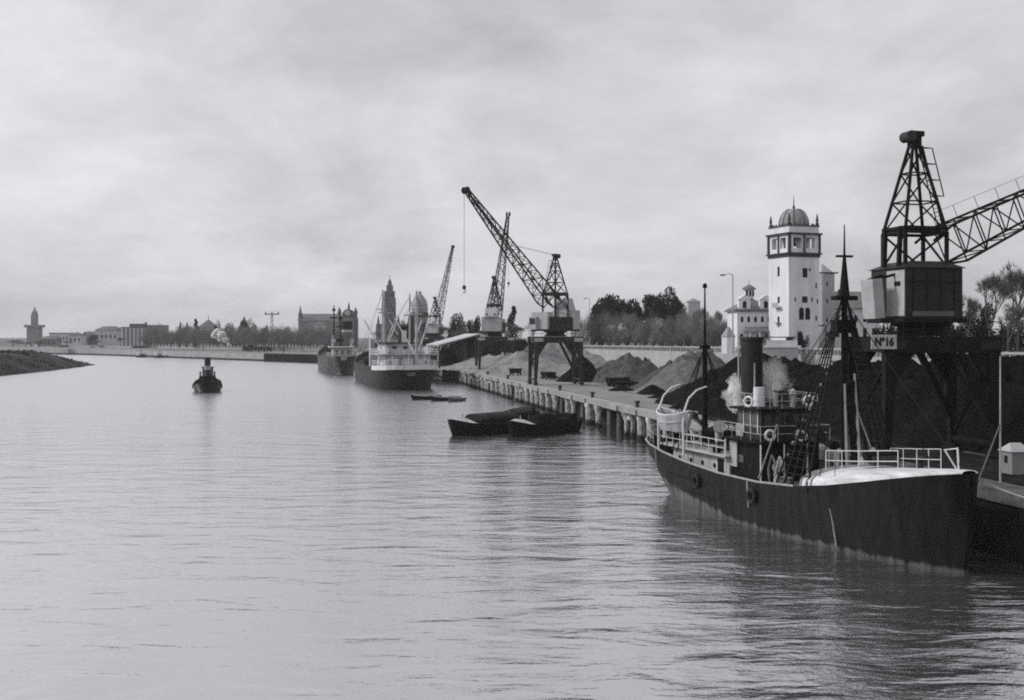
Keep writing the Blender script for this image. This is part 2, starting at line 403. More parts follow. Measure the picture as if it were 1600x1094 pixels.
a, c = qp(QY0, .75), qp(86, .75)
B().box(((a.x+c.x)/2, (a.y+c.y)/2, .9), (1.1, (c-a).length, 4.1), QA).build('shadow_face', M['quaydark'], q)  # dark face put in for the shadow over the nearer quay front
k = 0; Yk = 88
while Yk < QY1-2 and k < 98:
    o = bpy.data.objects.new('pile', p2 if k % 3 == 1 else (p3 if random.random() < .22 else p1)); COL.objects.link(o); o.parent = q
    w = qp(Yk, .75 if k % 3 != 1 else .6, 0); o.location = (w.x, w.y, 0); o.rotation_euler = (0,0,QA+random.uniform(-.3,.3)); o.scale = (random.uniform(.75,1.15),)*2+(1,); o.rotation_euler.x = random.uniform(-.03,.03)
    Yk += 4.4+random.uniform(-.9,.9); k += 1
# bollards
bp = None; k = 0
for Yk in (70, 92, 112, 131, 152, 172, 196, 218, 243, 268):
    if bp is None:
        bp = thing('bollard', '', 'bollard', group='mooring bollards along the quay edge')
        B().lathe([(.3,0),(.24,.12),(.2,.5)], n=12).build('post', M['iron'], bp, True)
        B().lathe([(.22,.5),(.34,.56),(.36,.68),(.24,.8),(.02,.83)], n=12).build('mushroom_cap', M['iron'], bp, True); o = bp
    else: o = copy_tree(bp)
    w = qp(Yk, .8); o.location = w
    o['label'] = ['dark iron bollard by the steamer bow', 'dark bollard on the quay beside the steamer bridge', 'dark bollard on the quay beside the steamer stern',
      'dark bollard on the quay just past the steamer stern', 'dark bollard on the quay behind the twin barges', 'dark bollard before the middle crane, nearer of two',
      'dark bollard at the feet of the double legged middle crane', 'dark bollard between the two middle portal cranes','dark bollard at the feet of the second far crane', 'farthest dark bollard, near the white ship stern'][k]
    k += 1
# crane rails and a railway track on the quay
def strip(inl, w, h, name):
    b = B(); a, c = qp(42, inl, 0), qp(460, inl, 0); b.box(((a.x+c.x)/2, (a.y+c.y)/2, QZ+h/2+.004), (w, (c-a).length, h), QA)
    o = b.build(name, mat('rail_steel', .10, .45, .3, 1), None); tag(o, kind='structure'); return o
for inl in (1.4, 9.4, 13.5, 15.0): strip(inl, .14, .08, 'crane_rail' if inl < 10 else 'railway_track')

# ------------------------------------------------------------------ hull lofting
def hull(stations, inset=.12, zk=-1.0):
    # station: (x at the top, x at the waterline, half beam on deck, half beam at waterline, top z, deck z)
    b = B(); rings = []
    for st, sw, hb, hw, zt, zd in stations:
        def xz(z): f = max(0, min(1, z/zt)); return sw+(st-sw)*(f**.9)
        mz = zt*.5; hm = hw+(hb-hw)*.62; q_ = zt*.8; hq = hw+(hb-hw)*.9; i = min(inset, hb*.5)
        half = [(0,zk),(hw*.8,zk+.1),(hw,0),(hw+(hb-hw)*.3,zt*.22),(hm,mz),(hq,q_),(hb,zt),(hb-i,zt+.001),(hb-i,zd),(0,zd+.06)]
        ring = [(xz(z), y, z) for y, z in half]+[(xz(z), -y, z) for y, z in reversed(half[1:-1])]
        rings.append(ring)
    n = len(rings[0])
    vs = [v for r in rings for v in r]
    fs = [(k*n+i, k*n+(i+1) % n, (k+1)*n+(i+1) % n, (k+1)*n+i) for k in range(len(rings)-1) for i in range(n)]
    fs += [tuple(range(n-1, -1, -1)), tuple(range((len(rings)-1)*n, len(rings)*n))]
    b.add(vs, [tuple(reversed(f)) for f in fs]); return b
def interp(st, x, k):
    for a, c in zip(st, st[1:]):
        if a[0] <= x <= c[0]: return a[k]+(c[k]-a[k])*(x-a[0])/(c[0]-a[0])
    return st[0][k] if x < st[0][0] else st[-1][k]
def rail_cap(st, r, name, m, parent, x0=-99, x1=99):
    for s_ in (1, -1):
        xs = [s for s in st if x0 <= s[0] <= x1]
        B().path([(s[0], s_*(s[2]-.04), s[4]+.03) for s in xs], r, 5).build(name, m, parent)
def hull_mat(name, dark, light, z_lo, patches=.5):
    m = bpy.data.materials.new(name); m.use_nodes = True; t = m.node_tree; p = t.nodes['Principled BSDF']; p.inputs['Roughness'].default_value = .55; p.inputs['Specular IOR Level'].default_value = .1
    co = t.nodes.new('ShaderNodeTexCoord'); sp = t.nodes.new('ShaderNodeSeparateXYZ'); t.links.new(co.outputs['Object'], sp.inputs[0])
    mp = t.nodes.new('ShaderNodeMapping'); mp.inputs['Scale'].default_value = (1.6,1.6,.35); t.links.new(co.outputs['Object'], mp.inputs[0])
    n = t.nodes.new('ShaderNodeTexNoise'); n.inputs['Scale'].default_value = 1.1; n.inputs['Detail'].default_value = 8; n.inputs['Roughness'].default_value = .65; t.links.new(mp.outputs[0], n.inputs['Vector'])
    n2 = t.nodes.new('ShaderNodeTexNoise'); n2.inputs['Scale'].default_value = .16; n2.inputs['Detail'].default_value = 4; t.links.new(co.outputs['Object'], n2.inputs['Vector'])
    def mm(op, a, b=0, cl=False):
        k = t.nodes.new('ShaderNodeMath'); k.operation = op; k.use_clamp = cl
        for i, v in enumerate((a, b)):
            if isinstance(v, (int, float)): k.inputs[i].default_value = v
            else: t.links.new(v, k.inputs[i])
        return k.outputs[0]
    # band height: worn boot topping, deeper towards the stern
    hgt = mm('ADD', z_lo, mm('MULTIPLY', mm('MULTIPLY', mm('SUBTRACT', 17.0, sp.outputs[0]), .09, True), patches*1.5))
    edge_ = mm('ADD', mm('SUBTRACT', hgt, sp.outputs[2]), mm('MULTIPLY', mm('SUBTRACT', n.outputs['Fac'], .52), .9))
    msk = mm('MULTIPLY', mm('MULTIPLY', edge_, 5.0, True), mm('MULTIPLY', mm('SUBTRACT', n.outputs['Fac'], .25), 2.4, True))
    rp = t.nodes.new('ShaderNodeValToRGB'); rp.color_ramp.elements[0].position = .35; rp.color_ramp.elements[1].position = .75
    t.links.new(n.outputs['Fac'], rp.inputs[0]); rp.color_ramp.elements[0].color = (dark*.6,)*3+(1,); rp.color_ramp.elements[1].color = (dark*3.6,)*3+(1,)
    mx = t.nodes.new('ShaderNodeMix'); mx.data_type = 'RGBA'; t.links.new(msk, mx.inputs[0]); t.links.new(rp.outputs[0], mx.inputs[6]); mx.inputs[7].default_value = (light,)*3+(1,)
    t.links.new(mx.outputs[2], p.inputs['Base Color'])
    bn = t.nodes.new('ShaderNodeBump'); bn.inputs['Strength'].default_value = .25; bn.inputs['Distance'].default_value = .1
    t.links.new(n.outputs['Fac'], bn.inputs['Height']); t.links.new(bn.outputs[0], p.inputs['Normal'])
    return m

# ------------------------------------------------------------------ the near steamer
TR = [(-.6,2.2,.5,.05,4.1,3.1),(0,2.4,1.7,.25,4.05,3.0),(1.2,3,2.5,.8,3.9,2.9),(3,4.2,3.0,1.8,3.7,2.7),(6,6.6,3.3,2.8,3.4,2.4),(10,10,3.45,3.3,3.1,2.1),
      (15,15,3.5,3.4,2.88,1.9),(20,20,3.5,3.4,2.9,1.95),(24,24,3.4,3.1,3.15,2.2),(27,26.8,3.2,2.6,3.55,2.6),(30,29.8,2.85,2.2,4.1,3.1),(32.2,31.9,2.3,1.6,4.55,3.6),
      (33.8,33.4,1.5,.95,4.85,4.0),(34.7,34.3,.8,.45,4.98,4.2),(35.15,34.7,.12,.08,5.05,4.4)]
SA, SB = Vector((12.5,90,0)), Vector((23.05,57,0)); sdv = SB-SA
steam = thing('steamship', 'small dark coal burning steamer with tall black funnel and white curved forecastle, moored nearest', 'steamship', SA, math.atan2(sdv.y, sdv.x))
H = hull(TR).build('hull', hull_mat('steamer_hull', .007, .20, .28, .75), steam, True)
rail_cap(TR, .07, 'rail_cap', M['rope'], H, -1, 26)
B().box((34.2,-.02,3.1),(.16,.12,.01)).build('stem_bar', M['soot'], H)
B().path([(18.9,-3.52,2.85),(19,-3.54,2.0),(19.05,-3.5,1.2)], .07, 6).build('discharge_stain', M['rope'], H)
B().path([(27.2,-2.98,2.3),(27.3,-2.86,1.5),(27.45,-2.74,.2)], .05, 6).build('hanging_rope', M['rope'], H)
B().path([(4.6,-3.22,3.6),(4.6,-3.1,2.2)], .05, 6).build('hanging_rope', M['rope'], H)
b = B()
for x_, z_ in ((30.2,3.45),(30.5,3.5)): b.box((x_,-interp(TR,x_,2)+.16,z_), (.06,.06,.35), 0)
b.box((30.35,-2.42,3.3),(.3,.06,.06)); b.build('bow_mark', M['rope'], H)
B().lathe([(.16,-.1),(.22,0),(.1,.05)], (31.3,-2.05,3.6), 10).build('hawse_pipe', M['iron'], H)
# whaleback forecastle
b = B(); secs = []; xs = [24.6,25.4,27,28.5,30,31.5,32.8,33.9,34.6,34.95]
for x_ in xs:
    hb = interp(TR, x_, 2); zt = interp(TR, x_, 4)+.04; rise = .15+.85*max(0, min(1, (34.8-x_)/8.5))
    secs.append([(x_, hb*math.cos(math.pi*k/14)*.995, zt+rise*math.sin(math.pi*k/14)**.75) for k in range(15)])
n = 15
b.add([v for s in secs for v in s], [(k*n+i, k*n+i+1, (k+1)*n+i+1, (k+1)*n+i) for k in range(len(xs)-1) for i in range(n-1)]+[tuple(reversed(range(n)))])
wb = b.build('forecastle_deck', mat('worn_white_deck', .62, .6, .32, .9, .3, 4, stretch=(.5,2.2,1), detail=10), steam, True)
b = B()
for x_ in (24.75, 25.25, 25.7):
    hb = interp(TR, x_, 2); zt = interp(TR, x_, 4)+.07
    b.path([(x_, hb*math.cos(math.pi*k/14), zt+1.0*math.sin(math.pi*k/14)**.75) for k in range(15)], .07, 5)
b.build('deck_seam', M['dirty'], wb)
b = B(); b.box((24.7,0,2.9),(.1,6.0,1.6)); b.build('forecastle_bulkhead', M['black'], steam)
b = B()
def ring(b, c, r, rr, nrm, n=16):
    nrm = Vector(nrm).normalized(); a = nrm.cross(Vector((0,0,1))).normalized(); u = nrm.cross(a)
    return b.path([Vector(c)+(a*math.cos(2*math.pi*i/n)+u*math.sin(2*math.pi*i/n))*r for i in range(n+1)], rr, 6)
def wz(x_): return interp(TR, x_, 4)+.15+.85*max(0, min(1, (34.8-x_)/8.5))*1.0
rail(b, [(25.6,-2.2,wz(25.6)-.12),(28.4,-1.95,wz(28.4)-.12),(31.2,-1.45,wz(31.2)-.1)], 1.15, 2, 1.5, .024); b.build('bow_railing', M['white'], steam); b = B()
rail(b, [(25.6,2.2,wz(25.6)-.12),(28.4,1.9,wz(28.4)-.12),(31.2,1.3,wz(31.2)-.1)], 1.15, 2, 1.5, .02); b.build('bow_railing', M['white'], steam); b = B()
b.tube((34.2,0,5.0),(34.1,0,6.3),.05); b.tube((34.2,0,5.0),(33.7,-.5,6.2),.04); b.tube((34.1,0,6.25),(33.2,0,6.1),.03)
b.build('jackstaff', M['white'], steam)
# casing, boat deck
cs = B().box((9.8,0,2.95),(8.6,4.3,1.8)).build('engine_casing', M['dirty'], steam)
for x_ in (6.6,8.4,10.2,12.0): B().tube((x_,-2.14,3.05),(x_,-2.2,3.05),.17,None,12).build('porthole', M['glassd'], cs)
B().box((12.9,-2.17,2.85),(.8,.06,1.5)).build('door', M['soot'], cs)
bd = B().box((9.3,0,3.9),(10.4,5.4,.12)).build('boat_deck', M['dirty'], steam)
b = B(); rail(b, [(4.2,-2.65,3.96),(14.3,-2.65,3.96)], 1.0, 2, 1.15, .024); rail(b, [(4.2,2.65,3.96),(14.3,2.65,3.96)], 1.0, 2, 1.4, .02); rail(b, [(4.2,-2.65,3.96),(4.2,2.65,3.96)], 1.0, 2, 1.4, .03)
b.build('deck_railing', M['white'], bd)
b = B(); b.box((8.8,.2,4.5),(2.6,1.9,1.1)); b.gable((8.8,.2,5.05),2.6,1.9,.35,.1); b.build('skylight', M['soot'], steam)
b = B(); b.box((5.2,1.0,4.4),(1.2,1.2,.9)); b.build('deck_locker', M['wood'], steam)
# bridge
bh = B().box((16.3,0,3.55),(4.0,4.2,3.2)).build('lower_bridge_house', M['soot'], steam)
B().box((18.32,-.6,3.0),(.06,.8,1.9)).build('door', M['black'], bh)
B().box((18.33,1.1,3.7),(.06,.5,.6)).build('window', M['glass'], bh)
for y_ in (-1.5,.4): B().box((15.6+y_*.3,-2.13,3.9),(.5,.06,.5)).build('window', M['glass'], bh)
B().box((14.75,-2.2,4.15),(1.0,.1,1.7)).build('side_panel', M['dirty'], bh)
bdk = B().box((16.4,0,5.2),(5.0,5.2,.12)).build('bridge_deck', M['soot'], steam)
b = B(); rail(b, [(13.9,-2.55,5.26),(18.85,-2.55,5.26),(18.85,2.55,5.26),(13.9,2.55,5.26)], 1.0, 2, 1.25, .02); b.build('bridge_railing', M['dirty'], bdk)
for x_, y_ in ((18.8,-2.5),(18.8,2.5),(14.2,-2.5),(18.8,-.8),(18.8,.9)): B().tube((x_,y_,2.0),(x_,y_,5.15),.05).build('stanchion', M['white'], bdk)
wh = B().box((16.2,0,6.22),(3.1,3.7,1.92)).build('wheelhouse', mat('varnished_dark_wood', .014, .5, .4, 2), steam)
for y_ in (-1.35,-.68,0,.68,1.35):
    wf = B().box((17.77,y_,6.55),(.05,.56,.8)).build('window', M['glass'], wh)
for x_ in (15.2,16.1,17.0):
    fr = B().box((x_,-1.87,6.5),(.72,.05,.95)).build('window', M['glass'], wh)
    B().box((x_+.4,-1.9,6.4),(.07,.06,1.5)).build('window_post', M['white'], fr)
B().box((15.1,-1.93,5.75),(.9,.06,.8)).build('side_panel', M['dirty'], wh)
fb = B().box((16.2,0,7.25),(3.7,4.6,.14)).build('wheelhouse_roof', M['soot'], steam)
b = B(); rail(b, [(14.5,-2.2,7.32),(17.95,-2.2,7.32),(17.95,2.2,7.32),(14.5,2.2,7.32)], .95, 2, .9, .02); b.build('roof_railing', M['dirty'], fb)
def ring(b, c, r, rr, nrm, n=16):
    nrm = Vector(nrm).normalized(); a = nrm.cross(Vector((0,0,1))).normalized(); u = nrm.cross(a)
    return b.path([Vector(c)+(a*math.cos(2*math.pi*i/n)+u*math.sin(2*math.pi*i/n))*r for i in range(n+1)], rr, 6)
for c_, nr_ in (((16.9,-2.3,7.75),(.5,-1,0)), ((18.05,1.5,7.8),(1,-.3,0)), ((18.93,-1.9,5.7),(1,-.2,0)),((18.93,.4,5.6),(1,-.2,0))):
    tag(ring(B(), c_, .31, .085, nr_).build('lifebuoy', M['white'], None), None)
    o = bpy.data.objects['lifebuoy' if 'lifebuoy' in bpy.data.objects else 'lifebuoy']
LB = [o for o in bpy.data.objects if o.name.startswith('lifebuoy')]
LBL = ['white lifebuoy on the rail above the wheelhouse, beside the funnel','white lifebuoy on the roof rail at the bridge corner nearer the quay',
       'white lifebuoy on the lower bridge rail below the side windows','white lifebuoy low in the middle of the bridge front rail']
for o, l in zip(sorted(LB, key=lambda o: o.name), LBL):
    o.location = steam.location; o.rotation_euler = steam.rotation_euler; tag(o, l, 'lifebuoy', 'lifebuoys hung on the steamer bridge')
b = B(); b.tube((15.3,-.6,7.3),(15.3,-.6,8.6),.42,.36,14); b.build('steam_pipe_casing', M['white'], steam, True)
def cowl(b, x_, y_, z0, z1, r=.22, dx=1):
    b.tube((x_,y_,z0),(x_,y_,z1),r,None,12); b.path([(x_,y_,z1),(x_+.12*dx,y_-.05,z1+.22),(x_+.38*dx,y_-.1,z1+.34)], r*1.15, 12, r*1.9); return b
cowl(B(), 15.9,.3,7.3,8.35,.17).build('cowl_ventilator', M['dirty'], steam, True)
cowl(B(), 11.5,-1.6,3.95,5.4,.24).build('cowl_ventilator', M['dirty'], steam, True)
cowl(B(), 11.6,1.6,3.95,5.4,.24).build('cowl_ventilator', M['dirty'], steam, True)
b = B(); b.tube((16.5,1.2,7.3),(16.5,1.2,8.1),.12); b.lathe([(.05,0),(.25,.05),(.25,.3),(.05,.45)],(16.5,1.2,8.1),12); b.build('compass_binnacle', M['dirty'], steam, True)
fn = B().lathe([(.82,3.9),(.82,4.6),(.74,4.7),(.72,11.7),(.80,11.75),(.80,11.95),(.70,11.98)], (13.3,0,0), 20, 1.15, 1).build('funnel', M['black'], steam, True)
B().tube((12.5,-.55,4),(12.5,-.55,11.2),.07).build('steam_pipe', M['dirty'], fn)
B().tube((14.3,-.35,7),(14.3,-.35,10.2),.05).build('steam_pipe', M['dirty'], fn)
b = B(); ring(b, (13.3,0,11.0), .8, .04, (0,.0001,1)); 
# foremast with crosstrees, topmast, shrouds, derrick
fm = B().tube((24.2,0,2.2),(24.2,0,14.5),.27,.17,12).build('foremast', M['soot'], steam, True)
B().tube((24.2,0,14.0),(24.2,0,18.7),.13,.03,8).build('topmast', M['soot'], fm)
b = B(); b.box((24.2,0,16.8),(.35,1.0,.12)); b.box((24.2,0,14.3),(.55,1.5,.25)); b.tube((24.2,0,14.2),(24.2,0,16.9),.34,.08,8); b.build('crosstrees', M['soot'], fm); B().box((24.25,-.1,12.6),(.7,1.3,.8)).build('mast_house', M['soot'], fm)
for s_ in (-1, 1):
    b = B()
    ft = [(22.0+k*.85, s_*3.35, 3.0) for k in range(5)]
    for q_ in ft: b.tube(q_, (24.2, s_*.2, 14.2), .075, .04, 4)
    for j in range(1, 20):
        f_ = j/26; b.path([Vector(q_).lerp(Vector((24.2, s_*.2, 14.2)), f_) for q_ in ft], .042, 4)
    b.build('shrouds', M['wire'], fm)
B().tube((24.2,0,14.2),(34.4,0,5.3),.03).build('forestay', M['wire'], fm)
B().tube((24.2,0,14.2),(17.9,-.6,8.0),.025).build('backstay', M['wire'], fm)
b = B(); b.tube((24.9,-.25,2.8),(24.6,-.25,9.2),.10,.07,8); b.build('derrick_boom', M['rope'], fm)
b = B(); b.tube((25.3,.35,4),(24.7,.35,9.8),.10,.07,8); b.build('derrick_boom', M['rope'], fm)
b = B(); b.tube((23.2,1.2,2.4),(24.1,.1,9.6),.06,.05,6); b.tube((24.6,2.3,3.6),(24.3,.3,8.8),.06,.05,6); b.build('cargo_tackle', M['rope'], fm)
b = B(); b.tube((19.6,-3.1,3.1),(21.6,-3.0,6.6),.06,.05,6); b.build('boat_hook_pole', M['rope'], steam)
b = B()                                                     # string of floats up the fore shroud
for j in range(11): 
    c_ = Vector((21.7,-3.1,3.4)).lerp(Vector((24.0,-.3,11.2)), j/11); b.lathe([(.02,-.12),(.12,-.05),(.12,.05),(.02,.12)], c_, 8)
b.build('line_of_cork_floats', M['rope'], fm)
def furled(p_, q_, r_, name='furled_sail'):
    b = B(); n_ = 12; p_, q_ = Vector(p_), Vector(q_); pts_ = [p_.lerp(q_, k/n_)+Vector((0,.06*math.sin(k*2.1),-.08*math.sin(k*1.3))) for k in range(n_+1)]
    for k in range(n_): b.tube(pts_[k], pts_[k+1], r_*(.65+.35*math.sin(k*1.7+1)), r_*(.65+.35*math.sin((k+1)*1.7+1)), 9)
    return b.build(name, M['soot'], steam, True)
furled((23.7,-.3,5.4),(19.2,-.9,7.0),.34); furled((6.2,0,5.5),(1.6,0,6.7),.26); furled((24.9,.2,4.6),(24.7,.1,9.4),.3,'lashed_canvas')
B().tube((23.9,-.3,5.1),(18.2,-1.0,7.2),.1,.07,8).build('cargo_boom', M['soot'], steam)
for p_, q_ in (((18.2,-1,7.2),(24.2,0,13.6)),((18.2,-1,7.2),(18.6,-3.3,3.1)),((24.2,0,11),(21.5,-3.4,3.0)),((24.2,0,11),(26.2,-3.1,3.6)),((24.2,0,13),(30,-1.6,5.1)),((24.2,0,13),(30,1.6,5.1))):
    B().tube(p_, q_, .028, None, 4).build('rigging_wire', M['wire'], steam)
# mizzen
mz = B().tube((6.4,0,2.6),(6.4,0,11.4),.26,.17,10).build('mizzenmast', M['soot'], steam, True)
B().tube((6.4,0,11.2),(6.4,0,15.8),.11,.05,8).build('topmast', M['soot'], mz)
b = B(); b.box((6.4,0,11.2),(.4,.7,.3)); b.lathe([(.05,0),(.16,.05),(.16,.3),(.05,.4)],(6.4,0,15.6),8); b.build('masthead_fittings', M['soot'], mz)
for s_ in (-1, 1):
    b = B()
    for x_ in (4.8,5.6,6.8,7.6): b.tube((x_, s_*2.9, 3.6), (6.4, s_*.15, 11), .045, .03, 4)
    b.build('shrouds', M['wire'], mz)
B().tube((6.4,0,5.2),(1.2,0,6.6),.12,.08,8).build('mizzen_boom', M['wood'], mz)
# deck clutter
rc = random.Random(5)
for x_, y_, z_ in ((21.8,-2.6,2.1),(19.2,-2.7,2.05),(23.3,2.2,2.3),(14.0,-2.9,2.0),(8.0,-2.95,2.35),(27.5,-.8,4.75)):
    b = B()
    for j in range(4): ring(b, (x_,y_,z_+.06+.1*j), .34-.02*j, .055, (.01,0,1), 10)
    b.build('rope_coil', M['wood'] if x_ < 25 else M['rope'], steam)
for k in range(7):
    x_ = rc.uniform(19,23.5); b = B(); b.box((x_,rc.uniform(-2.4,2.4),2.35+rc.random()*.3),(rc.uniform(.5,.9),rc.uniform(.5,.9),rc.uniform(.5,1.0)),rc.uniform(0,1)); b.build('deck_crate', M['wood' if k % 3 else 'soot'], steam)
for k in range(5):
    b = B(); y_ = -2.3+rc.uniform(-.4,.5); b.tube((6+k*1.3,y_,4.1+.1*k),(9.5+k*1.2,y_+.2,4.15+rc.random()*.4),.07,.05,6); b.build('spare_spar', M['wood'], steam)
b = B()
for k in range(26): a_ = rc.uniform(0,6.28); b.lathe([(.28,0),(.22,.16),(.05,.26)],(11.2+rc.uniform(-1.0,1.0),-.9+rc.uniform(-.6,.6),3.95+rc.random()*.35),7)
b.build('coal_sack_heap', M['soot'], steam)
for x_, y_ in ((12.4,-2.2),(10.9,2.0),(5.0,-1.7)): B().lathe([(.26,0),(.31,.35),(.26,.75)],(x_,y_,3.95),10).build('oil_drum', M['soot'], steam)
for p_, q_ in (((13.3,-.8,11.2),(10.5,-2.6,4.2)),((13.3,.8,11.2),(10.5,2.6,4.2)),((13.3,-.8,11.2),(16.6,-2.1,7.4)),((24.2,0,14.1),(20.5,-3.3,3.1)),((24.2,0,14.1),(20.5,3.3,3.1)),((24.2,0,12.4),(27.5,-2.9,3.9)),((6.4,0,11.1),(2.2,0,4.1)),((6.4,0,11.1),(12.6,0,9.0))):
    B().tube(p_, q_, .022, None, 4).build('rigging_wire', M['wire'], steam)
for y_ in (-1.2,1.1): B().path([(25.2,y_,4.4),(25.2,y_,5.2),(25.5,y_,5.35)], .14, 8).build('deck_ventilator', M['dirty'], steam, True)
wl_ = B().box((27.8,0,5.0),(.9,1.7,.5)).build('anchor_windlass', M['iron'], steam)
B().tube((27.8,-1.1,5.25),(27.8,1.1,5.25),.26,None,10).build('windlass_drum', M['soot'], wl_)
b = B()
for k in range(2): b.box((10+k*.01,-3.46-.012*k,2.0-k*.9),(14,.02,.035))
b.build('plate_seam', M['soot'], H)
an_ = B(); an_.tube((32.2,-1.98,3.55),(32.05,-1.9,2.7),.06); an_.path([(32.35,-1.75,2.95),(32.15,-1.95,2.62),(31.9,-1.95,2.62),(31.65,-2.05,2.9)],.07,6); an_.build('anchor', M['iron'], H)
for x_ in (12.0,19.6):
    b = B(); ring(b, (x_,-interp(TR,x_,2)-.12,2.0), .38, .15, (0.01,1,0)); b.build('tyre_fender', M['black'], H)
b = B(); b.box((20.6,0,2.3),(2.6,2.4,.7)); b.build('cargo_hatch', M['wood'], steam)
wn = B().box((22.8,-.2,2.5),(1.0,2.2,.5)).build('deck_winch', M['iron'], steam)
B().tube((22.8,-1.5,2.95),(22.8,1.2,2.95),.38,None,12).build('winch_drum', M['soot'], wn)
B().lathe([(.5,-.12),(.6,0),(.5,.12)],(22.8,-1.5,2.95),10).build('gear_wheel', M['iron'], wn)
b = B(); cowl(b, 20.4,-2.3,2.0,3.6,.2); b.build('cowl_ventilator', M['dirty'], steam, True)
for x_ in (21.9, 21.0): 
    b = B(); b.path([(x_,-3.1,2.4),(x_-.25,-3.1,3.8),(x_,-3.0,4.7),(x_+.3,-2.9,4.1),(x_+.55,-2.9,2.6)], .07, 6); b.build('gallows_arch', M['rope'] if x_ > 21.5 else M['wood'], steam)
b = B(); b.box((1.6,0,3.5),(1.4,2.0,.9)); b.tube((2.9,0,3),(2.9,0,4.3),.2); b.build('steering_gear_house', M['soot'], steam)
b = B(); rail(b, [(3.2,-2.75,3.75),(1.4,-2.4,3.95),(.1,-1.5,4.1),(-.4,0,4.15),(.1,1.5,4.1),(1.4,2.4,3.95)], .85, 2, 1.2, .028); b.build('stern_railing', M['dirty'], steam)
# davits and the lifeboat
for x_, r0 in ((4.2,.0),(8.4,.0)):
    b = B(); b.path([(x_,-2.75,3.4),(x_,-2.8,5.6),(x_,-2.7,6.6),(x_,-2.35,7.5),(x_,-1.7,8.1),(x_,-.9,8.35)], .085, 8, .06); b.build('davit', M['white'], steam, True)
lbst = [(0,.3,.08,.04,1.55,.9),(.7,.9,.62,.35,1.3,.7),(1.8,1.8,.98,.7,1.15,.55),(3.2,3.2,.98,.7,1.15,.55),(4.3,4.1,.62,.35,1.3,.7),(5.0,4.7,.08,.04,1.55,.9)]
lb = thing('lifeboat', 'pale open lifeboat hanging in davits over the steamer stern', 'lifeboat')
lb.matrix_world = Matrix.Translation(SA) @ Matrix.Rotation(math.atan2(sdv.y, sdv.x), 4, 'Z') @ Matrix.Translation((3.8,-2.5,5.05))
lh = hull(lbst, .06, -.05).build('boat_hull', M['dirty'], lb, True); rail_cap(lbst, .05, 'gunwale', M['white'], lh)
for x_ in (1.5,2.5,3.5): B().box((x_,0,.95),(.25,1.7,.05)).build('thwart', M['wood'], lb)
# mooring lines
for n_, (p_, q_, l_) in enumerate([((33.5,.8,4.9), 50, 'thin mooring line from the steamer bow to the quay'), ((.5,1.6,4.0), 100, 'thin mooring line from the steamer stern to the quay')]):
    a = steam.matrix_basis if False else Matrix.Translation(SA) @ Matrix.Rotation(math.atan2(sdv.y, sdv.x), 4, 'Z')
    p_ = a @ Vector(p_); q_ = qp(q_, .8, QZ+.4)
    b = B(); b.path([p_.lerp(q_, k/8)-Vector((0,0,.7*math.sin(math.pi*k/8))) for k in range(9)], .035, 5)
    tag(b.build('mooring_line', M['rope']), l_, 'mooring line', 'steamer mooring lines')

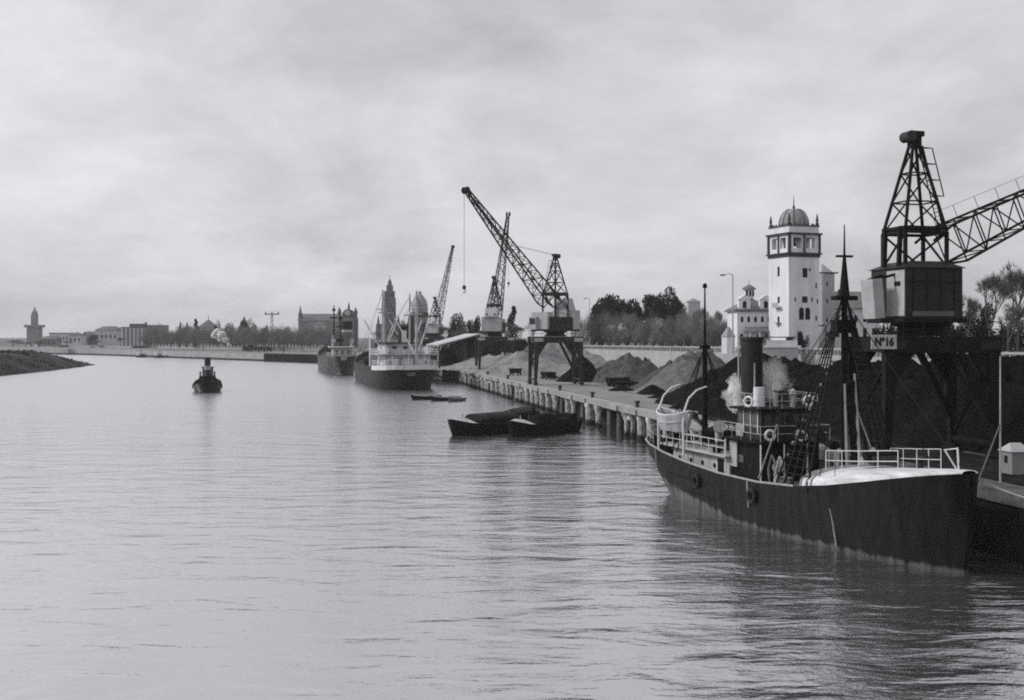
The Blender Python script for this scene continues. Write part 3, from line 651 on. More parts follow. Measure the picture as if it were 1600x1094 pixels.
# ------------------------------------------------------------------ cranes
def crane(label, Y, slew, luff, L_=26, near=False, house='short', hook=None, sign=False, inl=1.4):
    """origin on the quay under the slewing axis; slew is measured from +X anticlockwise, degrees."""
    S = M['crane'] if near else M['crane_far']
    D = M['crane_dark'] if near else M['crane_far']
    o = qp(Y, inl+4.0)
    tx = -.5 if near else 0
    t = thing('portal_crane', label, 'crane', o, QA, 'portal cranes along the quay')
    hw_, hl = 4.0, 2.6
    for sx in (-1, 1):
        for sy in (-1, 1):
            b = B(); f = (sx*hw_, sy*hl)
            b.add([(f[0]-.22,f[1]-.22,.5),(f[0]+.22,f[1]-.22,.5),(f[0]+.22,f[1]+.22,.5),(f[0]-.22,f[1]+.22,.5),
                   (f[0]-.45+(-.25*sx),f[1]-.3,7.2),(f[0]+.45-.25*sx,f[1]-.3,7.2),(f[0]+.45-.25*sx,f[1]+.3,7.2),(f[0]-.45-.25*sx,f[1]+.3,7.2)],
                  [(3,2,1,0),(4,5,6,7),(0,1,5,4),(1,2,6,5),(2,3,7,6),(3,0,4,7)])
            if sx == 1:                                       # the landward legs are braced inwards
                b.bar((f[0]-.1,f[1],2.4), (f[0]-2.6,f[1],7.2), .42)
            b.add([(f[0]-sx*.3,f[1]-.12,7.2),(f[0]-sx*.3,f[1]+.12,7.2),(f[0]-sx*2.0,f[1]+.12,7.2),(f[0]-sx*2.0,f[1]-.12,7.2),(f[0]-sx*.25,f[1]-.12,4.6),(f[0]-sx*.25,f[1]+.12,4.6)],
                  [(0,1,2,3),(4,5,1,0),(0,3,4),(1,5,2),(3,2,5,4)] )
            lg = b.build('leg', S, t)
            b = B(); b.box((f[0],f[1],.38),(.55,1.5,.45))
            for d in (-.45,.45): b.tube((f[0]-.12,f[1]+d,.29),(f[0]+.12,f[1]+d,.29),.26,None,12)
            b.build('wheel_bogie', S, lg)
    for sx in (-1, 1):
        b = B(); b.bar((sx*hw_*.99,-hl,1.0),(sx*hw_*.99,hl,1.0),.3); b.bar((sx*hw_,-hl,1.2),(sx*(hw_-.2),hl,7),.14); b.bar((sx*hw_,hl,1.2),(sx*(hw_-.2),-hl,7),.14)
        b.build('leg_brace', S, t)
    b = B()
    for sy in (-1, 1): b.box((0,sy*hl,7.75),(8.6,.5,1.1))
    for sx in (-1, 0, 1): b.box((sx*3.7,0,7.75),(.5,2*hl-.5,1.0))
    pb_ = b.build('portal_beam', S, t)
    for sx in (-1, 1): B().box((sx*3.45,-hl-.28,7.75),(1.5,.06,.62)).build('pale_plate', M['crane_pale'] if not near else M['crane_dark'], pb_)
    if near or house == 'wide':
        b = B(); rail(b, [(-4.3,-hl-.2,8.3),(4.3,-hl-.2,8.3)], 1.0, 2, 1.4, .03); b.build('walkway_rail', S, pb_)
    if sign:
        sb = B().box((-4.45,-hl-.5,7.95),(1.8,.08,.95)).build('number_board', mat('board_paint', .5, .7, .3, 2), t)
        fc = bpy.data.curves.new('board_text', 'FONT'); fc.body = 'N\u00ba16'; fc.size = .80; fc.extrude = .01; fc.align_x = 'CENTER'; fc.align_y = 'CENTER'; fc.offset = .035
        fo = bpy.data.objects.new('board_lettering', fc); COL.objects.link(fo); fo.parent = sb; fo.data.materials.append(M['black'])
        bpy.context.view_layer.update(); me = bpy.data.meshes.new_from_object(fo.evaluated_get(bpy.context.evaluated_depsgraph_get())); bpy.data.objects.remove(fo)
        fo = bpy.data.objects.new('board_lettering', me); COL.objects.link(fo); fo.parent = sb; me.materials.clear(); me.materials.append(M['black'])
        fo.location = (-4.45,-hl-.56,7.93); fo.rotation_euler = (R(90),0,0); fo.scale = (.8,.95,1)
    B().lathe([(1.9,8.32),(1.9,8.6),(1.6,8.62),(1.6,9.0),(2.0,9.02),(2.0,9.25)], n=20).build('slewing_ring', S, t, True)
    # everything above turns with the slew angle: local frame u (along jib), v
    a = R(slew)-QA; cs_, sn = math.cos(a), math.sin(a)
    def U(x, y, z): x += tx; return (x*cs_-y*sn, x*sn+y*cs_, z)
    def BB(b, x, y, z, sx, sy, sz, ry=0): return b.box(U(x,y,z), (sx,sy,sz), a, ry)
    x0, x1, w_ = (-2.05 if near else -2.9, 2.3, 4.2) if house == 'short' else (-3.6, 3.4, 4.4)
    BB(B(), (x0+x1)/2,0,9.4, x1-x0+.5, w_+.3, .3).build('turntable_platform', S, t)
    hs = BB(B(), (x0+x1)/2,0,11.25 if near else 10.6, x1-x0, w_, 3.4 if near else 2.1).build('machinery_house', D, t)
    if not near:
        BB(B(), x0+.7,.1,11.2, 1.8,w_+.25,3.3).build('end_house', M['crane_pale'], t); BB(B(), x1-.2,-.3,11.0, 1.5,w_-.9,2.9).build('end_house', M['crane_pale'], t)
    if near:
        b = B()
        for k in range(4): BB(b, x0+.55+k*1.05,-w_/2-.01,11.2, .05,.05,3.3)
        BB(b, (x0+x1)/2,-w_/2-.012,12.0, x1-x0,.05,.05); b.build('plate_seams', M['crane'], hs)
        BB(B(), x0-.03,-w_/2+1.15,11.25, .05, 2.1, 3.1).build('sunlit_end_panel', M['crane_pale'], hs)  # sunlight on the left end of the house, put into the panel's colour
        BB(B(), (x0+x1)/2-.1,-w_/2-.04,9.85, 3.2, .06, .34).build('sill_strip', mat('dull_grey_paint', .11, .6, .2, 2), hs)
        BB(B(), x0-.07,-1.2,11.9, .05,.7,.3).build('window', M['glassd'], hs)
    for k in range(0): BB(B(), x0+1.0+k*1.5,-w_/2-.03,11.7, .8, .05, .9).build('window', M['glassd'], hs)
    rf = B()
    k0 = len(rf.v)
    rf.add([U(x0-.2,-w_/2-.2,12.96),U(x1+.2,-w_/2-.2,12.96),U(x1+.2,w_/2+.2,12.96),U(x0-.2,w_/2+.2,12.96),U(x0+.9,-w_/2+.7,13.45),U(x1-.9,-w_/2+.7,13.45),U(x1-.9,w_/2-.7,13.45),U(x0+.9,w_/2-.7,13.45)],
           [(3,2,1,0),(4,5,6,7),(0,1,5,4),(1,2,6,5),(2,3,7,6),(3,0,4,7)])
    if near: rf.build('house_roof', D, t)
    # driver's cab hung at the front corner
    cb = BB(B(), x1+.55 if not near else x1-.7,-w_/2+.8,10.6, 1.1,1.5,2.2).build('driver_cab', M['crane_pale'] if not near else D, t)
    BB(B(), x1+1.12 if not near else x1-.11,-w_/2+.8,10.9, .04,1.2,1.0).build('window', M['glassd'], cb); BB(B(), x1+.55 if not near else x1-.7,-w_/2+.03,10.9, .8,.04,1.0).build('window', M['glassd'], cb)
    # lattice tower: a square cage, then four legs meeting at the head
    bx, by = (1.6 if near else 1.75), 1.35; w1 = .17 if near else .2
    b = B(); bas = [(-bx,-by),(bx,-by),(bx,by),(-bx,by)]
    for x_, y_ in bas: b.bar(U(x_,y_,13.0 if near else 11.6),U(x_,y_,15.5),w1*1.3)
    for z_ in (15.45,15.75):
        for i in range(4): b.bar(U(*bas[i],z_),U(*bas[(i+1) % 4],z_),w1*1.2)
    for i in range(4): b.bar(U(*bas[i],13.1),U(*bas[(i+1) % 4],15.4),w1*.7)
    lv = [15.5,17.6,19.6,21.2]
    def pt(i, z): f = (z-15.5)/6.4; k_ = 1-f*.88; return U(bas[i][0]*k_, bas[i][1]*k_, z)
    for i in range(4):
        b.bar(pt(i,15.5), pt(i,21.9), w1)
        for j in range(3):
            if j: b.bar(pt(i,lv[j]), pt((i+1) % 4,lv[j]), w1*.55)
            b.bar(pt(i,lv[j]), pt((i+1) % 4,lv[j+1]), w1*.5)
            if not near: b.bar(pt((i+1) % 4,lv[j]), pt(i,lv[j+1]), w1*.5)
    tw = b.build('lattice_tower', S, t)
    b = B(); BB(b, 0,0,21.85,.75,.6,.9); BB(b, .1,0,22.35,.9,.75,.35); b.build('tower_head', S, tw)
    b = B(); b.tube(U(-.5,-.5,22.15),U(-.5,.5,22.15),.38,None,14); b.build('sheave', M['iron'], tw)
    # ladder with hoops on the jib side
    b = B(); la = [Vector(U(bx+.35-1.65*f_, -.5, 15.6+f_*5.9)) for f_ in (0, 1)]; lc = [Vector(U(bx+.35-1.65*f_, .0, 15.6+f_*5.9)) for f_ in (0, 1)]
    b.bar(la[0], la[1], .06); b.bar(lc[0], lc[1], .06)
    for j in range(22): b.tube(la[0].lerp(la[1], j/22), lc[0].lerp(lc[1], j/22), .025, None, 4)
    g0, g1 = [Vector(U(bx+1.25-1.65*f_, -.25, 15.6+f_*5.9)) for f_ in (.42, .98)]
    b.bar(g0, g1, .06)
    for j in range(4):
        m_ = g0.lerp(g1, j/3); f_ = .42+.56*j/3; b.bar(la[0].lerp(la[1], f_), m_, .05); b.bar(lc[0].lerp(lc[1], f_), m_, .05)
    b.build('ladder', S, tw)
    # counterweight on its lever
    cwx = -bx-2.6; tilt = R(-5 if near else 24)
    b = B(); BB(b, cwx+.95 if near else cwx+1.7, 0, 10.9 if near else 13.6, .75 if near else 1.6, 1.5 if near else 2.9, 2.7 if near else 2.3, tilt); cw = b.build('counterweight', M['crane_pale'], t)
    b = B()
    for y_ in (-.9,.9):
        if near: b.bar(U(-bx-.1,y_,15.6), U(-bx-.35,y_,9.6), .26); b.bar(U(-bx-.3,y_,12.6), U(cwx+.95,y_*.6,12.2), .18)
        else: b.bar(U(-bx,y_,15.6), U(cwx+.6,y_,13.2), .26)
        b.bar(U(bx,y_,15.75), U(-bx-.2,y_,15.75), .2)
    b.build('balance_lever', S, t)
    # jib: box lattice tapering to the head, pivoting on the roof
    lf = R(luff); P0 = Vector((1.7, 0, 14.3))
    jx = Vector((math.cos(lf),0,math.sin(lf))); jz = Vector((-math.sin(lf),0,math.cos(lf)))
    def J(s_, y_, h_): v = P0+jx*s_+jz*h_; return U(v.x, y_, v.z)
    def sec(s_):
        f_ = max(0, (s_-1.2)/(L_-1.2)); hh = 1.35*(1-f_)+.28*f_; ww = 1.15*(1-f_)+.25*f_; return hh, ww
    b = B(); nb_ = 14; ss = [1.2+(L_-1.2)*k/nb_ for k in range(nb_+1)]; cw_ = .15 if near else .19; lw = .075 if near else .10
    for sy in (-1, 1):
        for sh in (-1, 1):
            h0, w0 = sec(1.2); h1, w1_ = sec(L_); b.bar(J(1.2,sy*w0,sh*h0), J(L_,sy*w1_,sh*h1), cw_)
            b.bar(J(-.6,sy*1.1,-.9 if sh < 0 else .9), J(1.2,sy*w0,sh*h0), cw_)
    for k in range(nb_):
        h0, w0 = sec(ss[k]); h1, w1_ = sec(ss[k+1]); s0, s1 = ss[k], ss[k+1]; al = 1 if k % 2 else -1
        for sy in (-1, 1): b.bar(J(s0,sy*w0,-h0*al), J(s1,sy*w1_,h1*al), lw); b.bar(J(s0,sy*w0,-h0), J(s0,sy*w0,h0), lw)
        for sh in (-1, 1): b.bar(J(s0,-w0*al,sh*h0), J(s1,w1_*al,sh*h1), lw); b.bar(J(s0,-w0,sh*h0), J(s0,w0,sh*h0), lw)
    jb = b.build('jib', S, t)
    b = B(); h1, w1_ = sec(L_)
    for sy in (-.35,.35): b.tube(J(L_+.3,sy-.12,-.1),J(L_+.3,sy+.12,-.1),.55,None,14)
    b.bar(J(L_-.3,-.4,0),J(L_+.6,-.4,0),.3); b.bar(J(L_-.3,.4,0),J(L_+.6,.4,0),.3); b.build('jib_head', S, jb)
    if near:
        b = B(); pr = None
        for k in range(0, 14):
            s_ = 1.5+k*1.8
            if s_ > L_-1: break
            hh, ww = sec(s_); b.tube(J(s_,ww,hh), J(s_,ww,hh+.95), .022, None, 4)
            if pr is not None: b.tube(J(pr,sec(pr)[1],sec(pr)[0]+.95), J(s_,ww,hh+.95), .018, None, 4)
            pr = s_
        b.build('jib_handrail', S, jb)
    b = B(); tp = U(.1,0,22.3)
    for sy in (-.3,.3): b.tube(U(.1,sy,22.3), J(L_*.5,sy,sec(L_*.5)[0]), .025, None, 4)
    if not near: b.build('luffing_rope', M['wire'], t)
    if hook is not None:
        hp = Vector(J(L_+.6,0,-.3)); b = B(); b.tube(hp, hp-Vector((0,0,hook)), .035, None, 4); hc = b.build('hoist_rope', M['wire'], t)
        b = B(); e = hp-Vector((0,0,hook)); b.box(e-Vector((0,0,.3)),(.5,.3,.6)); b.path([e+Vector((0,0,-.6)),e+Vector((.25,0,-.9)),e+Vector((0,0,-1.2)),e+Vector((-.2,0,-1.0))],.06,6); b.build('hook', M['iron'], hc)
    return t
c_near = crane('huge dark portal crane with number board, looming over the steamer at right', 77, 14, 24, 26, near=True, sign=True, inl=1.0)
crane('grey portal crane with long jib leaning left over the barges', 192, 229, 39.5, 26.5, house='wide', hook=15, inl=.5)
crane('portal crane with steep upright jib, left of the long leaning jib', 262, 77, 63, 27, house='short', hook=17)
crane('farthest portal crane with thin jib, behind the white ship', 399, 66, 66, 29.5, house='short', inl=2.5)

# ------------------------------------------------------------------ heaps
def mound(name, label, cat, path, r, h, m, seed=0, group=None, z=QZ, res=.55, rough=.34):
    """a ridge of dumped material along the polyline path (x, y, relative height)"""
    xs = [p_[0] for p_ in path]; ys = [p_[1] for p_ in path]
    x0, x1, y0, y1 = min(xs)-r, max(xs)+r, min(ys)-r, max(ys)+r
    nx, ny = int((x1-x0)/res)+1, int((y1-y0)/res)+1; vs = []; ids = {}
    def hgt(x_, y_):
        best = 0
        pp = path if len(path) > 1 else [path[0], (path[0][0]+.01, path[0][1], path[0][2])]
        for a, c in zip(pp, pp[1:]):
            ax, ay = a[0], a[1]; dx, dy = c[0]-ax, c[1]-ay; l2 = dx*dx+dy*dy
            u = max(0, min(1, ((x_-ax)*dx+(y_-ay)*dy)/l2)); d = math.hypot(x_-ax-dx*u, y_-ay-dy*u)
            d += noise.noise(Vector((x_*.18, y_*.18, seed)))*r*.22
            hh = a[2]+(c[2]-a[2])*u; v_ = 1-d/r
            if v_ > 0: v_ = min(v_, .93+.07*v_); best = max(best, hh*v_*(1+.0*v_))
        if best <= 0: return -.4
        w = Vector((x_, y_, seed))
        return best+min(1, best)*(noise.noise(w*.4)*.5+noise.noise(w*1.1)*.3+noise.noise(w*2.3)*.16)*rough*1.3-.05
    b = B()
    for j in range(ny+1):
        for i in range(nx+1):
            x_, y_ = x0+i*res, y0+j*res; hv = hgt(x_, y_)*(h)
            b.v.append((x_, y_, z+max(hv, -.3)))
    for j in range(ny):
        for i in range(nx):
            q_ = (j*(nx+1)+i, j*(nx+1)+i+1, (j+1)*(nx+1)+i+1, (j+1)*(nx+1)+i)
            if any(b.v[k][2] > z-.05 for k in q_): b.f.append(q_)
    return tag(b.build(name, m, None, True), label, cat, group)
mound('coal_heap', 'long black coal heap behind the steamer and the near crane', 'coal heap', [(28,139,1),(30,120,1.02),(33.5,104,.97),(41,86,1.28),(49,60,1.3)], 10.5, 5.9, M['coal'], 1, 'heaps dumped on the quay')
mound('gravel_heap', 'conical dark grey gravel heap right of the middle crane legs', 'gravel heap', [(21.6,207,1)], 9.2, 6.1, M['gravel'], 5, 'heaps dumped on the quay')
mound('gravel_heap', 'low dark gravel heap between the conical and the paler heap', 'gravel heap', [(26.5,186,1),(24.5,178,.6)], 7, 4.6, M['gravel'], 9, 'heaps dumped on the quay')
mound('gravel_heap', 'paler grey gravel heap behind the steamer mizzen mast', 'gravel heap', [(27.5,172,1),(30.5,178,1.05)], 9, 5.9, mat('pale_gravel_heap', .12, .95, .45, .8, 1.0, 2.2, detail=12), 13, 'heaps dumped on the quay')
mound('sand_heap', 'broad pale sand heap behind the middle crane legs', 'sand heap', [(3.5,262,.95),(14,268,1.0)], 14, 6.3, M['sand'], 17, 'heaps dumped on the quay')
mound('sand_heap', 'lower pale sand heap behind the left crane legs', 'sand heap', [(-9,292,.7),(-1,285,.9)], 11, 4.9, M['sand'], 21, 'heaps dumped on the quay')
mound('coal_heap', 'black coal heap behind the pale sand between two cranes', 'coal heap', [(-16,340,1),(-4,325,1.1),(4,322,.9)], 13, 7.6, M['coal'], 25, 'heaps dumped on the quay')
mound('coal_heap', 'small black heap against the inner legs of the middle crane', 'coal heap', [(13.2,208,1)], 5.4, 4.4, M['coal'], 29, 'heaps dumped on the quay')
mound('coal_heap', 'black coal heap just right of the white ship', 'coal heap', [(-17,300,1),(-22,318,1)], 7, 5.0, M['coal'], 33, 'heaps dumped on the quay')

for n_, (Y_, inl_, r_, h_, l_, m_) in enumerate([(170,10,2.2,1.1,'small dark spill left of the pale gravel heap foot','coal'),(160,12,2.6,1.3,'small dark spill in front of the pale gravel heap','coal'),(190,15.5,2.0,.9,'little rubble pile at the edge of the conical heap','gravel'),(222,10,2.4,1.2,'dark spill between the legs of the middle crane','coal'),(150,9.5,1.8,.7,'little dark spill nearest the steamer stern','coal')]):
    w_ = qp(Y_, inl_); mound('spoil_pile', l_, 'spoil pile', [(w_.x, w_.y, 1)], r_, h_, M[m_], 60+n_, 'small spills on the quay', res=.35)
# shed with pale slanting roof
sh = thing('open_shed', 'open quay shed with pale slanting roof beside the left crane', 'shed', (-15.5,300,QZ), QA+R(4))
B().add([(-6,-9,6.2),(5,-9,9.1),(5,9,9.1),(-6,9,6.2),(-6,-9,5.9),(5,-9,8.8),(5,9,8.8),(-6,9,5.9)], [(0,1,2,3),(7,6,5,4),(0,4,5,1),(1,5,6,2),(2,6,7,3),(3,7,4,0)]).build('roof', M['farw'], sh)
for x_, z_ in ((-5.6,6),(4.6,8.7)):
    for y_ in (-8.6,-3,3,8.6): B().box((x_,y_,z_/2),(.35,.35,z_)).build('post', M['trim'], sh)
B().box((4.8,0,4.2),(.3,17.5,8.4)).build('back_wall', M['trim'], sh)

# small carts and grab bucket on the quay
def cart(label, w, rz, L_=3.2, h_=1.0):
    c = thing('handcart', label, 'cart', w, rz, 'carts on the quay')
    B().add([(-L_/2,-.8,.5),(L_/2,-.8,.5),(L_/2,.8,.5),(-L_/2,.8,.5),(-L_/2-.2,-1,.5+h_),(L_/2+.2,-1,.5+h_),(L_/2+.2,1,.5+h_),(-L_/2-.2,1,.5+h_)],[(3,2,1,0),(4,5,6,7),(0,1,5,4),(1,2,6,5),(2,3,7,6),(3,0,4,7)]).build('body', M['soot'], c)
    for x_ in (-L_/3, L_/3):
        for y_ in (-.85,.85): B().tube((x_,y_-.06,.4),(x_,y_+.06,.4),.4,None,12).build('wheel', M['iron'], c)
    B().bar((L_/2,0,.9),(L_/2+1.3,0,1.3),.08).build('drawbar', M['wood'], c)
cart('dark tip cart at the foot of the conical gravel heap', qp(183, 13), .3)
cart('low dark cart just right of the cart by the gravel heap', qp(176, 12.5), -.2, 3.6, .6)
cart('dark cart with pale load beneath the middle crane portal', qp(214, 8.0), 1.9)
cart('dark cart beside the legs of the left crane', qp(238, 6), 1.2, 2.4)

# ------------------------------------------------------------------ barges and small boats
BA = [(0,.5,.15,.05,2.3,1.9),(.6,1.0,1.2,.7,2.1,1.7),(2,2.3,2.2,1.8,1.75,1.4),(4.5,4.6,2.7,2.5,1.5,1.1),(9,9,2.8,2.6,1.4,1.0),(13.5,13.4,2.7,2.5,1.5,1.1),(15.5,15.2,2.1,1.7,1.75,1.35),(16.4,16,1.0,.5,2.0,1.6)]
bargem = mat('tarred_timber', .008, .6, .5, 1.2, .2)
def barge(label, w, d, scale=1.0, cover=True):
    t = thing('barge', label, 'barge', w, math.atan2(d[1], d[0]), 'dark lighters moored off the quay'); t.scale = (scale,)*3
    h_ = hull(BA, .14).build('hull', bargem, t, True)
    b = B()                                              # pale strip of foredeck plank along the bow
    for s_ in (-1,1):
        for a_, c_ in zip(BA[:4], BA[1:4]):
            i0, i1 = .55, .55
            b.quad((a_[0], s_*(a_[2]-.02), a_[4]+.02),(c_[0], s_*(c_[2]-.02), c_[4]+.02),(c_[0]+.1, s_*max(.02,c_[2]-i0), c_[4]+.03),(a_[0]+.1, s_*max(.02,a_[2]-i1), a_[4]+.03))
    b.build('pale_waterway_plank', M['dirty'], h_)
    rail_cap(BA, .07, 'gunwale', M['soot'], h_)
    B().add([(.15,-.1,2.3),(.7,-1.15,2.1),(2.0,-2.1,1.8),(3.4,-2.4,1.62),(3.4,2.4,1.62),(2.0,2.1,1.8),(.7,1.15,2.1),(.15,.1,2.3),(1.2,0,2.6),(3.2,0,2.35)],[(0,1,8),(1,2,8),(2,9,8),(2,3,9),(3,4,9),(4,5,9),(5,8,9),(5,6,8),(6,7,8),(7,0,8)]).build('foredeck', M['dirty'], t)
    cm = B().box((8.6,0,1.75),(8.4,3.7,.6)).build('hatch_coaming', M['soot'], t)
    if cover:
        b = B(); b.add([(x_, math.cos(math.pi*k/8)*1.8, 2.02+.9*math.sin(math.pi*k/8)) for x_ in (4.6,12.6) for k in range(9)], [(k,k+1,10+k,9+k) for k in range(8)]+[tuple(range(9)), tuple(range(17,8,-1))])
        b.build('hatch_cover', mat('tarpaulin', .03, .7, .5, .8, .3), t)
    else: mound_ = B().lathe([(1.9,0),(1.3,.6),(.5,.95),(.05,1.0)],(8.6,0,2.0),14,2.0,.85).build('coal_cargo', M['coal'], t)
    B().tube((2.4,0,1.6),(2.4,0,3.0),.09).build('mooring_post', M['rope'], t)
    b = B(); b.box((14.4,0,2.0),(1.5,2.6,1.3)); b.build('stern_cuddy', M['soot'], t)
    b = B(); b.path([(15.8,0,1.9),(14.2,.3,2.9)], .06, 6); b.box((16.75,0,.9),(.5,.08,2.4)); b.build('rudder', M['wood'], t)
    return t
barge('dark barge with pale bow planks, outermost and farthest left', (-7.4,135,0), (.66,.75), .86)
barge('dark barge with heaped hatch between the outer barge and the quay', (-.2,134,0), (.62,.78), .82, False)
barge('dark barge tight against the quay piles behind the other two', (-1.0,148,0), (.3,.95), .75)
RB = [(0,.3,.08,.03,.85,.5),(.8,.9,.6,.4,.62,.35),(2.2,2.2,.85,.65,.5,.2),(4,4,.75,.55,.55,.25),(4.8,4.7,.5,.3,.6,.3)]
def rowboat(label, w, d, sc_=1.0, m='wood', group='small boats by the quay', rower=False):
    t = thing('rowing_boat', label, 'rowing boat', w, math.atan2(d[1], d[0]), group); t.scale = (sc_,)*3
    h_ = hull(RB, .06, -.2).build('hull', M[m], t, True); rail_cap(RB, .04, 'gunwale', M['dirty'], h_)
    for x_ in (1.4,2.6,3.7): B().box((x_,0,.42),(.25,1.2,.05)).build('thwart', M['dirty'], t)
    B().path([(2.2,.2,.55),(4.6,.5,.75)], .03, 5).build('oar', M['rope'], t)
rowboat('small dark rowing boat under the stern of the white ship', W(641,0,213)*1.0+Vector((0,0,-W(641,0,213).z)), (.97,.2), 1.25, 'soot')
rowboat('small boat with pale cover nearest the piles beside the white ship', W(672,0,209)*1.0+Vector((0,0,-W(672,0,209).z)), (.95,.3), 1.2, 'soot')
rowboat('small boat between the outer barge and the white ship', W(700,0,206)*1.0+Vector((0,0,-W(700,0,206).z)), (.6,.8), 1.0, 'wood')

# ------------------------------------------------------------------ tug
tug = thing('tugboat', 'small dark steam tug with banded funnel alone in midstream', 'tugboat', (X(327,240),238,0), R(104))
TG = [(0,1.0,.9,.3,2.1,1.4),(.8,1.6,2.0,1.2,1.95,1.3),(3,3.2,2.85,2.4,1.75,1.1),(8,8,3.0,2.8,1.75,1.0),(13,12.9,2.7,2.2,2.1,1.4),(16,15.5,1.5,1.0,2.6,1.9),(17.5,16.7,.15,.05,2.9,2.3)]
th = hull(TG, .15).build('hull', M['black'], tug, True); rail_cap(TG, .1, 'rubbing_strake', M['soot'], th)
dh = B().box((8.2,0,2.2),(7,3.4,2.2)).build('deckhouse', M['soot'], tug)
for y_ in (-1.1,1.1): B().box((4.68,y_,2.4),(.06,.6,.8)).build('door', M['glassd'], dh)
wh = B().box((10.6,0,4.2),(2.2,2.3,2.0)).build('wheelhouse', M['wood'], tug)
for y_ in (-.7,0,.7): B().box((9.47,y_,4.6),(.05,.45,.6)).build('window', M['glass'], wh)
B().box((10.6,0,5.26),(2.7,2.8,.1)).build('wheelhouse_roof', M['soot'], wh)
fu = B().lathe([(.75,3.3),(.68,3.4),(.66,7.2),(.74,7.25),(.74,7.45)],(7.8,0,0),16).build('funnel', M['black'], tug, True)
B().lathe([(.72,4.7),(.72,5.6)],(7.8,0,0),16).build('funnel_band', M['dirty'], fu, True)
B().tube((12.5,0,2),(12.5,0,7.0),.1,.05).build('mast', M['wood'], tug)
B().path([(3.6,-2.4,1.7),(3.6,-1.6,3.0),(3.6,0,3.5),(3.6,1.6,3.0),(3.6,2.4,1.7)], .12, 8).build('towing_arch', M['soot'], tug)
for s_ in (-1,1):
    b = B(); ring(b, (6,s_*3.05,1.2), .4, .14, (.01,1,0)); b.build('tyre_fender', M['black'], tug)
for y_ in (-1.5,1.5): B().tube((6.4,y_,3.2),(6.4,y_,4.4),.18).build('ventilator', M['soot'], tug)

# ------------------------------------------------------------------ white ship at the quay
def ship_place(px0, Y0, px1, Y1): a = Vector((X(px0,Y0),Y0,0)); c = Vector((X(px1,Y1),Y1,0)); return a, math.atan2(c.y-a.y, c.x-a.x)
loc, rz = ship_place(640, 249, 578, 325)
ws = thing('cargo_ship', 'cargo ship with white deckhouse and pale masts, stern toward us at the quay', 'cargo ship', loc, rz); ws.scale = (1.1,1.12,1.04)
CS = [(-3.2,1.0,1.6,.1,5.3,4.4),(-2.6,1.4,3.2,.5,5.3,4.4),(-1.4,2.4,4.8,1.6,5.2,4.3),(.6,3.6,5.7,3.2,5.1,4.2),(4,6,6.2,5.0,5.0,4.1),(10,11,6.4,6.1,4.9,4.0),(30,30,6.4,6.3,4.7,3.7),(50,50,6.2,5.8,5.1,4.1),(62,61,4.4,3.6,6.2,5.0),(70,68,1.8,1.2,7.2,6.0),(73,71,.1,.05,7.6,6.6)]
wh_ = hull(CS, .2).build('hull', hull_mat('coaster_hull', .016, .22, .1, .0), ws, True)
b = B()
for s_ in (-1,1):
    xs = [s for s in CS if s[0] <= 12]
    for a_, c_ in zip(xs, xs[1:]):
        b.quad((a_[0]-.03,s_*(a_[2]+.04),a_[4]-.75),(c_[0]-.03,s_*(c_[2]+.04),c_[4]-.75),(c_[0]-.03,s_*(c_[2]+.05),c_[4]+.25),(a_[0]-.03,s_*(a_[2]+.05),a_[4]+.25))
a_ = CS[0]; b.quad((a_[0]-.05,-a_[2],a_[4]-.75),(a_[0]-.05,a_[2],a_[4]-.75),(a_[0]-.05,a_[2],a_[4]+.25),(a_[0]-.05,-a_[2],a_[4]+.25))
b.build('white_bulwark_band', M['white'], wh_)
b = B(); b.box((-2.3,0,3.75),(.06,1.8,.14)); b.box((-2.1,0,3.35),(.06,1.5,.14)); b.build('stern_lettering', M['dirty'], wh_)
b = B(); rail(b, [(11,-6.2,5.1),(2,-5.7,5.2),(-1,-4.8,5.4),(-2.9,-1.8,5.5),(-2.9,1.8,5.5),(-1,4.8,5.4),(2,5.7,5.2),(11,6.2,5.1)], 1.1, 3, 1.6, .05); b.build('stern_railing', M['white'], ws)
d1 = B().box((9,0,5.9),(13,9.2,3.2)).build('deckhouse', M['white'], ws)
for y_ in (-3.6,-1.6,1.4,3.4): B().box((2.48,y_,5.9),(.06,.7 if abs(y_) > 2 else 1.0,.7 if abs(y_) > 2 else 1.9)).build('window' if abs(y_) > 2 else 'door', M['glassd'], d1)
for x_ in range(5): B().box((4.5+x_*2.2,4.62,6.2),(.7,.05,.7)).build('window', M['glassd'], d1)
bdk = B().box((8.6,0,7.65),(14.6,12.2,.22)).build('boat_deck', M['dirty'], ws)
b = B(); rail(b, [(15,6,7.75),(1.4,6,7.75),(1.4,-6,7.75),(15,-6,7.75)], 1.0, 2, 1.8, .05); b.build('boat_deck_railing', M['white'], bdk)
for y_ in (-5.9,-3.2,0,3.2,5.9): B().tube((1.5,y_,4.3),(1.5,y_,7.55),.11).build('stanchion', M['white'], bdk)
d2 = B().box((10,0,8.9),(8,7,2.3)).build('upper_deckhouse', M['dirty'], ws)
for y_ in (-2.2,0,2.2): B().box((5.97,y_,9.1),(.06,.8,.7)).build('window', M['glassd'], d2)
B().box((10,0,10.15),(9.2,9.6,.2)).build('bridge_deck', M['soot'], ws)
fu = B().lathe([(1.15,8),(1.1,13.4),(1.2,13.5),(1.2,13.9)],(9.2,0,0),18,1.2,1).build('funnel', M['black'], ws, True)
B().box((7.84,.0,11.4),(.1,1.0,3.0)).build('pale_funnel_plate', M['white'], fu)
